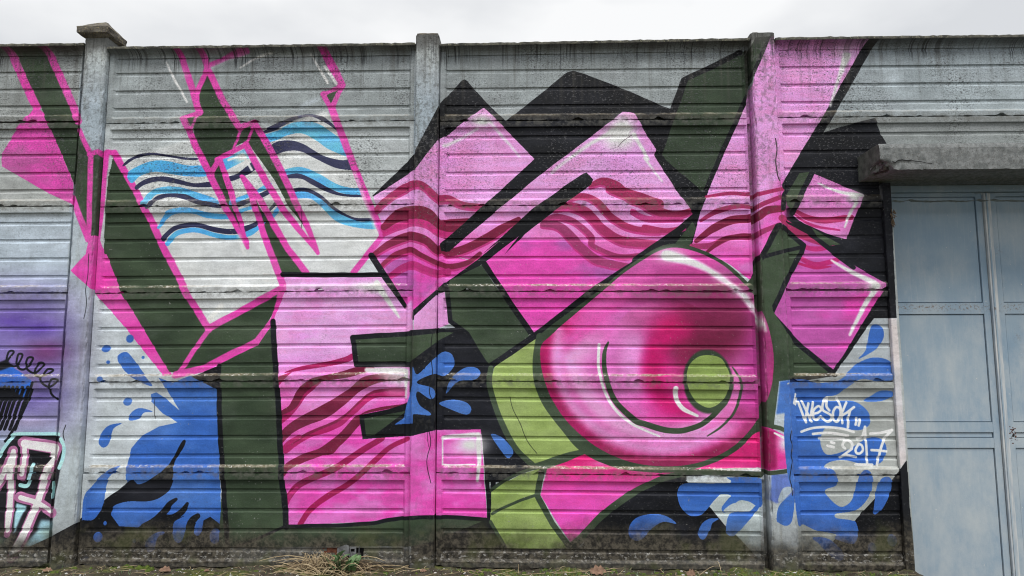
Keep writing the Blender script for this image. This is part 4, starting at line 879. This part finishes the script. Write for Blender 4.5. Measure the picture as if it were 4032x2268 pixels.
for bay in range(4):
    x0, x1 = PX[bay][1]+.005, PX[bay+1][0]-.005
    jl = JL.get(bay, J[bay]); jr = JR.get(bay, J[bay])
    if bay == 3: x1w = 4.6315
    for row in range(6):
        seed = bay*17+row*5.3
        zb = (jl[row], jr[row]); zt = (jl[row-1], jr[row-1]) if row else TOPZ[bay]
        if row == 0:
            p_ = make_panel(x0, x1, zb, zt, 1, seed, top=True)
            make_coping(p_, x0, x1, TOPZ[bay], seed)
        elif bay == 3 and row == 1:
            make_panel(x0, x1, zb, zt, 2, seed, cut=(x1w, 2.20))
        elif bay == 3:
            make_panel(x0, x1w, zb, zt, row+1, seed, frame_r=False)
        else:
            make_panel(x0, x1, zb, zt, row+1, seed, hole=(bay == 1 and row == 5))
# posts
def make_post(i, zt, p=0.040, ch=0.013, rough=1.0, cw=None):
    x0, x1 = PX[i]
    zs = np.arange(-0.25, zt+1e-6, (zt+.25)/150)
    ring = [(x0, .13), (x0, -p+ch), (x0+.003, -p+ch*.45), (x0+ch*.5, -p+.0025), (x0+ch, -p), ((x0*2+x1)/3, -p), ((x0+2*x1)/3, -p), (x1-ch, -p), (x1-ch*.5, -p+.0025), (x1-.003, -p+ch*.45), (x1, -p+ch), (x1, .13)]
    V = []; E_ = []
    for k, z in enumerate(zs):
        for j, (x, y) in enumerate(ring):
            e = 1.0 if j in (2, 3, 8, 9) else 0
            dx = dy = 0
            if e:
                q = n1(z*0.8+j*3, i*7.0+j); c_ = max(0, n1(z*0.23, i*3+j)-0.35)
                dy = 0.0022*q*rough+0.006*c_*rough; dx = (0.0012*q+0.004*c_)*rough*(1 if j < 6 else -1)
            if j in (5, 6): dy = 0.0012*n1(z*.2, i+j)
            V.append((x+dx+0.001*n1(z*.12, i), y+dy, z+(0.004*n1(x*9, i)*(k == len(zs)-1)))); E_.append(0.5*e)
    C = len(ring); F = [(r*C+c, r*C+c+1, (r+1)*C+c+1, (r+1)*C+c) for r in range(len(zs)-1) for c in range(C-1)]
    F += [(r*C+C-1, r*C, (r+1)*C, (r+1)*C+C-1) for r in range(len(zs)-1)]
    F.append(tuple((len(zs)-1)*C+c for c in range(C)))
    k_ = len(V)
    for fa, fb in ((x0-.035, x0-.0005), (x1+.0005, x1+.035)):  # fins added behind the panel gaps so no sky shines through
        bv_, bf_ = box(fa, fb, .0445, .06, -.1, zt-.06); n_ = len(V); V += bv_; F += [tuple(i+n_ for i in q) for q in bf_]; E_ += [1]*8
    V = np.array(V)
    return mk('post', V, F, M_wall, wall, ((x0+x1)/2, 0, -.07), uv=uvw(V, p), attr=dict(ledge=[0]*len(V), edge=E_, post=[1]*len(V)))
make_post(0, 3.0)
post1 = make_post(1, 3.005)
post2 = make_post(2, 2.995, ch=0.007)
post3 = make_post(3, 2.985, rough=1.9)
make_post(4, 2.99)
# pyramid cap on the left post
def rough_poly(name, rings, mat, parent, origin, amp, sub=3, seed=1):
    bm = bmesh.new(); vs = [[bm.verts.new(p) for p in r] for r in rings]
    for a, b in zip(vs, vs[1:]):
        n = len(a)
        for k in range(n): bm.faces.new((a[k], a[(k+1) % n], b[(k+1) % n], b[k]))
    bm.faces.new(vs[0][::-1]); bm.faces.new(vs[-1])
    bmesh.ops.subdivide_edges(bm, edges=bm.edges[:], cuts=sub, use_grid_fill=True)
    r = random.Random(seed)
    from mathutils import noise as mn
    for v in bm.verts:
        d = mn.noise_vector(v.co*38)*amp+mn.noise_vector(v.co*110)*amp*0.5
        v.co += d
    V = [tuple(v.co) for v in bm.verts]; bm.verts.index_update(); F = [tuple(v.index for v in f.verts) for f in bm.faces]; bm.free()
    return mk(name, V, F, mat, parent, origin)
def sq(x0, x1, y0, y1, z): return [(x0, y0, z), (x1, y0, z), (x1, y1, z), (x0, y1, z)]
rough_poly('cap', [sq(-.054, .062, -.038, .10, 2.998), sq(-.090, .094, -.072, .128, 3.020), sq(-.092, .096, -.074, .130, 3.058), sq(.012, .028, .02, .034, 3.128)], M_cap, post1, (0.003, .05, 3.0), 0.0035, 4)
rough_poly('mortar_cap', [sq(1.934, 2.064, -.036, .125, 2.992), sq(1.936, 2.062, -.034, .122, 3.006), sq(1.952, 2.046, -.02, .10, 3.016)], M_cap, post2, (2.0, .05, 2.99), 0.0025, 3)
rough_poly('broken_top', [sq(3.912, 4.040, -.034, .12, 2.980), sq(3.920, 4.036, -.030, .115, 2.992)], M_cap, post3, (3.976, .05, 2.98), 0.004, 4)
# jamb beside the gate
zs = np.arange(-.075, 2.10, .02); jv = MB()
jring = [(4.634, .15), (4.634, -.006), (4.637, -.009), (4.679, -.009), (4.682, -.006), (4.682, .15)]
jv.grid([[(x, y, z) for x, y in jring] for z in zs])
jv.f.append(tuple(range(6)))
V = np.array(jv.v); jamb = mk('jamb', V, jv.f, M_wall, wall, (4.66, 0, -.07), uv=uvw(V, .009), attr=dict(ledge=[0]*len(V), edge=[0]*len(V)))
jv2 = MB().box(5.92, 5.97, -.009, .12, -.2, 2.1)
V = np.array(jv2.v); mk('jamb', V, jv2.f, M_bare, wall, (5.94, 0, -.2), attr=dict(ledge=[0]*8, edge=[0]*8))
# canopy slab over the gate
can = empty('gate_canopy', (5.2, 0, 2.1)); tag(can, 'weathered concrete canopy slab with a broken corner above the blue gate', 'canopy')
bm = bmesh.new()
x0c, x1c, p_, zb_, zt_ = 4.512, 6.05, 0.24, 2.098, 2.245
YB = 0.165
nx, ny, nzz = 64, 10, 9
from mathutils import noise as mn
def cbox(x0, x1, y0, y1, z0, z1, nx, ny, nz, fn):
    m_ = MB()
    X_ = np.linspace(0, 1, nx+1)**1.5*(x1-x0)+x0; Y_ = np.linspace(y0, y1, ny+1); Z_ = np.linspace(z0, z1, nz+1)
    m_.grid([[fn(x, y0, z) for x in X_] for z in Z_]); m_.grid([[fn(x, y1, z) for x in X_[::-1]] for z in Z_])
    m_.grid([[fn(x0, y, z) for y in Y_[::-1]] for z in Z_]); m_.grid([[fn(x1, y, z) for y in Y_] for z in Z_])
    m_.grid([[fn(x, y, z1) for x in X_] for y in Y_]); m_.grid([[fn(x, y, z0) for x in X_] for y in Y_[::-1]])
    return m_
def cfn(x, y, z):
    dx = dy = dz = 0
    f = max(0, 1-(y+p_)/.05); b_ = max(0, 1-(z-zb_)/.05); l_ = max(0, 1-(x-x0c)/.10); tt = max(0, 1-(zt_-z)/.02)
    c = f*b_*l_
    nv = mn.noise(Vector((x*30, y*30, z*30)))
    if y < -p_+.03 and tt > 0: dy += 0.010*tt; dz -= 0.004*tt*0+0.003*nv*tt
    spall = max(0, (1-(x-x0c)/.085)) * max(0, 1-(z-zb_)/.055) * max(0, 1-(y+p_)/.16)
    dz += 0.040*min(1, spall*1.7)*(0.75+0.5*nv); dx += 0.026*min(1, spall*1.5)*(0.8+0.5*nv); dy += 0.04*min(1, spall*1.5)*(0.8+0.5*nv)
    k = 0.0032
    edge = (f > .9)*b_
    return (x+dx+k*nv*.5, y+dy+k*nv, z+dz+k*nv+edge*0.006*mn.noise(Vector((x*55, 0, 3))))
m_ = cbox(x0c, x1c, -p_, YB, zb_, zt_, 90, 14, 12, cfn)
slab = mk('slab', m_.v, m_.f, M_can, can, (5.2, 0, 2.1))
slab.data.materials.append(simple('shaded_green_concrete', (0.055, 0.065, 0.055), (0.12, 0.135, 0.115), 24, 0.95, 0.8, 0.004))  # greenish end face, coloured darker to stand in for less sun
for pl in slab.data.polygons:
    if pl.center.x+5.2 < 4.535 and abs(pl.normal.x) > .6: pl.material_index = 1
# spalled patch and crack: broken flake on the slab's lower front corner
fl = []
for k in range(16):
    x = 4.60+k*0.012; fl.append(x)
cr_ = MB()
pts = [(4.575, 2.141), (4.592, 2.136), (4.606, 2.147), (4.63, 2.151), (4.655, 2.146), (4.68, 2.149), (4.70, 2.142), (4.73, 2.140), (4.76, 2.132), (4.79, 2.129)]
for (xa, za), (xb, zb2) in zip(pts, pts[1:]):
    h = 0.0035 if xb < 4.7 else 0.002
    cr_.add([(xa, -p_-.0035, za-h), (xb, -p_-.0035, zb2-h), (xb, -p_-.0035, zb2+h), (xa, -p_-.0035, za+h)], [(0, 1, 2, 3)])
mk('crack', cr_.v, cr_.f, M_dark, can, (4.6, -p_, 2.14))
rough_poly('spalled_corner', [sq(4.545, 4.60, -.20, -.06, 2.106), sq(4.548, 4.61, -.208, -.05, 2.122), sq(4.552, 4.60, -.20, -.06, 2.140)], M_spall, can, (4.56, -.12, 2.12), 0.007, 4, 3)
# lintel over the gate, behind the slab
bl = MB().box(4.634, 5.97, .105, .16, 2.058, 2.0965); mk('lintel', bl.v, bl.f, M_gate, can, (5.2, .1, 2.06))

# ------------------------------------------------------------------ blue metal gate
gate = empty('metal_gate', (5.28, .12, -.2)); tag(gate, 'faded blue sheet metal double gate under the concrete canopy', 'gate')
YG = 0.13
def leaf(x0, x1, mirror):
    lf = MB().box(x0, x1, YG+.016, YG+.022, -.19, 2.052)
    lo = mk('door_leaf', lf.v, lf.f, M_gate, gate, ((x0+x1)/2, YG, -.19))
    rz = [(2.056, 2.034), (1.401, 1.337), (.714, .658), (.626, .571), (-.15, -.19)]
    st = .036
    xi0, xi1 = (x0, x1-st) if not mirror else (x0+st, x1)
    for a, b_ in rz:
        r_ = MB().box(xi0+.0005, xi1-.0005, YG, YG+.0155, b_, a); mk('rail', r_.v, r_.f, M_gate, lo, ((xi0+xi1)/2, YG, b_))
    s_ = MB().box(*((x1-st, x1) if not mirror else (x0, x0+st)), YG-.001, YG+.0155, -.19, 2.052); mk('stile', s_.v, s_.f, M_gate, lo, (x1 if not mirror else x0, YG, -.19))
    def pan(a, b_, ins=.012, yo=.006):
        g = .0028
        u0, u1 = xi0+g, xi1-g; w0, w1 = b_+g, a-g
        v = [(u0, YG+.015, w0), (u1, YG+.015, w0), (u1, YG+.015, w1), (u0, YG+.015, w1), (u0+.003, YG+yo, w0+.003), (u1-.003, YG+yo, w0+.003), (u1-.003, YG+yo, w1-.003), (u0+.003, YG+yo, w1-.003)]
        f = [(0, 1, 5, 4), (1, 2, 6, 5), (2, 3, 7, 6), (3, 0, 4, 7), (4, 5, 6, 7)]
        mk('sheet', v, f, M_gate, lo, ((u0+u1)/2, YG, w0))
    for a, b_ in ((2.034, 1.401), (1.337, .714), (.658, .626), (.571, -.15)): pan(a, b_)
    return lo
leaf(4.6835, 5.281, False); lr = leaf(5.326, 5.918, True)
cs = MB().box(5.285, 5.322, YG-.016, YG+.02, -.19, 2.05); mk('cover_strip', cs.v, cs.f, M_strip, gate, (5.284, YG, -.19))
cs = MB().box(5.295, 5.303, YG-.020, YG-.0155, -.19, 2.05); mk('bead', cs.v, cs.f, M_gate, gate, (5.28, YG, -.19))
kh = MB(); n = 14; c_ = (5.355, .640); 
kh.add([(c_[0]+.0062*math.cos(2*math.pi*k/n), YG-.0022, c_[1]+.0075*math.sin(2*math.pi*k/n)) for k in range(n)], [tuple(range(n))])
mk('keyhole', kh.v, kh.f, M_dark, gate, (5.355, YG, .64))
rs = MB()
for k in range(40):
    a = 5.355+rnd.gauss(0, .010); z = .645+rnd.gauss(0, .022); s_ = rnd.uniform(.001, .003)
    rs.add([(a-s_*2, YG-.0016, z-s_), (a+s_*2, YG-.0016, z-s_), (a+s_, YG-.0016, z+s_), (a-s_, YG-.0016, z+s_)], [(0, 1, 2, 3)])
ro_ = mk('rust_spots', rs.v, rs.f, M_rust, gate, (5.355, YG, .64)); ro_['kind'] = 'stuff'

# debris stuck on the jamb under the canopy
db = MB()
for k in range(26):
    z = 1.93-0.0036*k*rnd.uniform(.8, 1.2); x = 4.676+rnd.uniform(-.006, .012)
    db.tube([(x, -.012, z), (x+rnd.uniform(-.012, .012), -.018+rnd.uniform(-.006, .004), z-rnd.uniform(.008, .03))], .0022, 4)
tag(mk('dried_debris', db.v, db.f, M_straw2, None, (4.68, -.01, 1.88)), 'brown dried plant debris clinging to the black gate jamb', 'debris')

# ------------------------------------------------------------------ scrap seen in the hole at the wall's foot
sc_ = MB().add([(1.44, .020, -.02), (1.525, .022, -.02), (1.522, .022, .070), (1.44, .020, .070)], [(0, 1, 2, 3)]).add([(1.44, .024, -.02), (1.525, .026, -.02), (1.522, .026, .070), (1.44, .024, .070)], [(3, 2, 1, 0)])
tag(mk('iron_plate', sc_.v, sc_.f, M_rust, None, (1.48, .02, -.02)), 'rusty iron plate showing in the hole at the foot of the wall', 'metal scrap')
zc = MB().add([(1.522, .014, -.01), (1.588, .010, -.005), (1.590, .010, .050), (1.575, .004, .058), (1.545, .010, .046), (1.524, .014, .036)], [(0, 1, 2, 3, 4, 5)])
zc.box(1.594, 1.600, .006, .012, -.005, .044); zc.box(1.602, 1.622, .006, .012, .034, .044); zc.box(1.602, 1.622, .006, .012, -.005, .018); zc.box(1.622, 1.630, .006, .012, -.005, .044); zc.box(1.645, 1.648, .006, .012, -.005, .05)
tag(mk('zinc_scrap', zc.v, zc.f, M_zinc, None, (1.55, .01, 0)), 'torn grey metal sheet scrap beside the rusty plate in the wall hole', 'metal scrap')
bk = MB().box(1.40, 1.72, .034, .041, -.05, .09); mk('hole_backing', bk.v, bk.f, M_dark, wall, (1.56, .037, -.05))  # near-black sheet added so the inside of the hole reads dark

# ------------------------------------------------------------------ plants and litter on the verge
def gz(x, y): return gh(x, y)+.001
st = MB()
def straw(mbx, x, y, ang, ln, rise, r=.0016, bend=.3):
    pts = []; z0 = gz(x, y)
    for k in range(6):
        t = k/5; a = ang+bend*(t-.5)
        pts.append((x+ln*t*math.cos(a), min(y+ln*t*math.sin(a), -.012), z0+.004+rise*math.sin(min(1, t*1.2)*math.pi*.55)-(rise*.5*t*t)))
    mbx.tube(pts, [r, r, r*.9, r*.8, r*.6, r*.3], 4)
for k in range(125):
    x = rnd.gauss(1.52, .13); y = -rnd.uniform(.015, .13)
    straw(st, x, y, rnd.choice([0, math.pi])+rnd.uniform(-.7, .7), rnd.uniform(.05, .2), rnd.uniform(.005, .13)*max(.2, 1-abs(x-1.5)/.28), rnd.uniform(.0012, .003), rnd.uniform(-.9, .9))
for k in range(60):
    x = rnd.gauss(1.47, .05); straw(st, x, -rnd.uniform(.02, .09), rnd.uniform(0, 6.3), rnd.uniform(.03, .08), rnd.uniform(.05, .13), rnd.uniform(.001, .0022), rnd.uniform(-1.5, 1.5))
for a in ((1.50, -.03, 3.0, .40, .10), (1.48, -.05, 3.35, .30, .02), (1.52, -.03, .25, .30, .10), (1.55, -.03, 2.4, .16, .11), (1.60, -.03, .08, .33, .03), (1.47, -.04, 2.9, .3, .07)):
    straw(st, *a, r=.0034, bend=.25)
tag(mk('dry_straw', st.v, st.f, M_straw, None, (1.52, -.05, -.07)), 'pale dry straw heaped at the foot of the wall', 'straw', kind='stuff')
st = MB()
for k in range(220):
    x = rnd.gauss(1.56, .11); straw(st, x, -rnd.uniform(.012, .07), rnd.choice([0, math.pi])+rnd.uniform(-.35, .35), rnd.uniform(.05, .16), rnd.uniform(.02, .11)*max(.2, 1-abs(x-1.55)/.3), rnd.uniform(.001, .002), rnd.uniform(-.5, .5))
tag(mk('old_straw', st.v, st.f, M_straw2, None, (1.56, -.04, -.07)), 'matted brown old straw under the broken hole in the wall', 'straw', kind='stuff')
weed = empty('weed', (1.585, -.09, -.068)); tag(weed, 'small green leafy weed growing through the dry straw', 'weed')
def leaf_mesh(L_, W_, curl):
    v = []; f = []
    nseg = 7
    for k in range(nseg+1):
        t = k/nseg; wd = W_*math.sin(math.pi*min(1, t*.92+.06))**.8*(1+.22*math.sin(t*22)); z = curl*math.sin(t*math.pi*.8)
        v += [(-wd, L_*t, z-.15*wd), (0, L_*t, z-.25*W_), (wd, L_*t, z-.1*wd)]
    for k in range(nseg):
        f += [(3*k, 3*k+1, 3*k+4, 3*k+3), (3*k+1, 3*k+2, 3*k+5, 3*k+4)]
    me = bpy.data.meshes.new('leaf'); me.from_pydata(v, [], f); me.materials.append(M_leaf); me.shade_smooth(); return me
LM = [leaf_mesh(.06, .019, .016), leaf_mesh(.045, .016, .01), leaf_mesh(.075, .017, .024)]
for k in range(17):
    o = bpy.data.objects.new('leaf', LM[k % 3]); COL.objects.link(o); o.parent = weed
    a = rnd.uniform(-math.pi, math.pi); 
    o.location = (rnd.gauss(0, .034), rnd.uniform(-.02, .02), .004+rnd.uniform(0, .022)); o.rotation_euler = (rnd.uniform(.15, 1.05), rnd.uniform(-.4, .4), a); o.scale = (1.35,)*3
stm = MB()
for k in range(4): stm.tube([(1.585+rnd.gauss(0, .012), -.09, -.068), (1.585+rnd.gauss(0, .03), -.09+rnd.gauss(0, .012), -.02), (1.60+rnd.gauss(0, .04), -.09, .01)], [.002, .0015, .0008], 4)
mk('stem', stm.v, stm.f, M_leaf, weed, (1.585, -.09, -.068))
# moss cushions
ms = MB()
def cushion(x, y, rx, ry, h):
    nn = 9; z0 = gh(x, y)-.003; k0 = len(ms.v)
    rows = []
    for i in range(5):
        t = i/4
        rows.append([(x+rx*math.cos(2*math.pi*j/nn)*math.cos(t*1.5)*rnd.uniform(.8, 1.15), y+ry*math.sin(2*math.pi*j/nn)*math.cos(t*1.5), z0+h*math.sin(t*1.57)*rnd.uniform(.8, 1.15)) for j in range(nn+1)])
    ms.grid(rows)
for x, y, rx, ry, h in ((.455, -.030, .034, .02, .022), (.30, -.04, .02, .02, .012), (.38, -.04, .026, .02, .018), (.51, -.035, .018, .015, .018), (.10, -.055, .02, .015, .012)):
    for k in range(5): cushion(x+rnd.gauss(0, rx*.4), y+rnd.gauss(0, .004), rx*rnd.uniform(.4, .7), ry*.7, h*rnd.uniform(.6, 1.1))
for k in range(190):
    x = rnd.choice([rnd.uniform(2.3, 3.9), rnd.uniform(2.2, 2.9), rnd.uniform(3.3, 4.6), rnd.uniform(-.4, 4.6)])
    s_ = rnd.uniform(.006, .02); cushion(x, -rnd.uniform(.03, .17), s_, s_*.8, rnd.uniform(.004, .013))
tag(mk('moss', ms.v, ms.f, M_moss, None, (2, -.06, -.07), smooth=True), 'green moss cushions along the foot of the wall', 'moss', kind='stuff')
gb = MB()
for k in range(900):
    x = rnd.choice([rnd.uniform(3.5, 4.6), rnd.uniform(2.4, 3.2), rnd.uniform(-.4, 4.6)]); y = -rnd.uniform(.03, .18); h = rnd.uniform(.008, .028); a = rnd.uniform(0, 6.3); l_ = rnd.uniform(.2, .9)*h; z0 = gh(x, y)-.002; s_ = rnd.uniform(.0008, .0016)
    gb.add([(x-s_, y, z0), (x+s_, y, z0), (x+l_*math.cos(a), y+l_*math.sin(a), z0+h)], [(0, 1, 2)])
tag(mk('short_grass', gb.v, gb.f, M_leaf, None, (2, -.08, -.07)), 'sparse short grass in the mossy verge', 'grass', kind='stuff')
tw = MB()
for k in range(230):
    x = rnd.uniform(-.45, 4.62); y = -rnd.uniform(.02, .2)
    straw(tw, x, y, rnd.uniform(0, 6.3), rnd.uniform(.02, .10), rnd.uniform(0, .01), rnd.uniform(.0008, .0018), rnd.uniform(-.8, .8))
for a in ((2.55, -.09, .05, .42, .014), (2.72, -.11, .1, .4, .012), (2.53, -.06, 1.5, .04, .05), (3.62, -.06, 1.9, .05, .06), (3.5, -.07, .35, .16, .05)): straw(tw, *a, r=.0015)
tag(mk('twigs', tw.v, tw.f, M_straw, None, (2, -.1, -.07)), 'dry stalks and bits of straw scattered along the verge', 'twigs', kind='stuff')
pb = MB()
for k in range(330):
    x = rnd.uniform(-.45, 4.65); y = -rnd.uniform(.015, .2); s_ = rnd.uniform(.0012, .0045) if k % 5 else rnd.uniform(.004, .009); z = gh(x, y)
    b = bmesh.new(); bmesh.ops.create_icosphere(b, subdivisions=1, radius=s_)
    b.verts.index_update()
    pb.add([(x+v.co.x*rnd.uniform(.8, 1.5), y+v.co.y, z+v.co.z*.7) for v in b.verts], [tuple(v.index for v in f.verts) for f in b.faces]); b.free()
tag(mk('grit', pb.v, pb.f, M_stone, None, (2, -.1, -.07)), 'pale grit and paint flakes scattered on the soil', 'grit', kind='stuff')
# dead leaves: one by one
def dead_leaf(x, y, L_, rz, tilt, curl, label):
    v = []; f = []; nseg = 9
    for k in range(nseg+1):
        t = k/nseg; wd = L_*.30*math.sin(math.pi*min(1, t*.9+.08))**.7*(1+.3*math.sin(t*19+1)); z = curl*L_*math.sin(t*math.pi)
        v += [(-L_/2+L_*t, -wd, z+.35*wd), (-L_/2+L_*t, 0, z), (-L_/2+L_*t, wd, z+.5*wd)]
    for k in range(nseg): f += [(3*k, 3*k+1, 3*k+4, 3*k+3), (3*k+1, 3*k+2, 3*k+5, 3*k+4)]
    R_ = Matrix.Rotation(rz, 3, 'Z') @ Matrix.Rotation(tilt, 3, 'X')
    z0 = gh(x, y)+L_*.14
    V = [tuple(R_ @ Vector(p)+Vector((x, y, z0))) for p in v]
    tag(mk('dead_leaf', V, f, M_dead, None, (x, y, z0), smooth=True), label, 'dead leaf', 'dead leaves along the foot of the wall')
dead_leaf(2.955-.0, -.115, .085, .1, .75, .05, 'brown lobed dead leaf lying flat on moss below the lime green corner')
dead_leaf(3.455, -.075, .06, .5, .9, .12, 'curled brown dead leaf below the blue teardrop splashes')
dead_leaf(.60, -.06, .07, -.1, .35, .06, 'long pale dead leaf near the moss cushions by the left post')
dead_leaf(.83, -.06, .028, .4, .5, .1, 'tiny reddish dead leaf under the dark green column')
dead_leaf(-.03, -.09, .05, .2, .4, .05, 'thin dry dead leaf in front of the capped post')
dead_leaf(2.02, -.10, .035, .2, .5, .05, 'small dead leaf in front of the middle post')
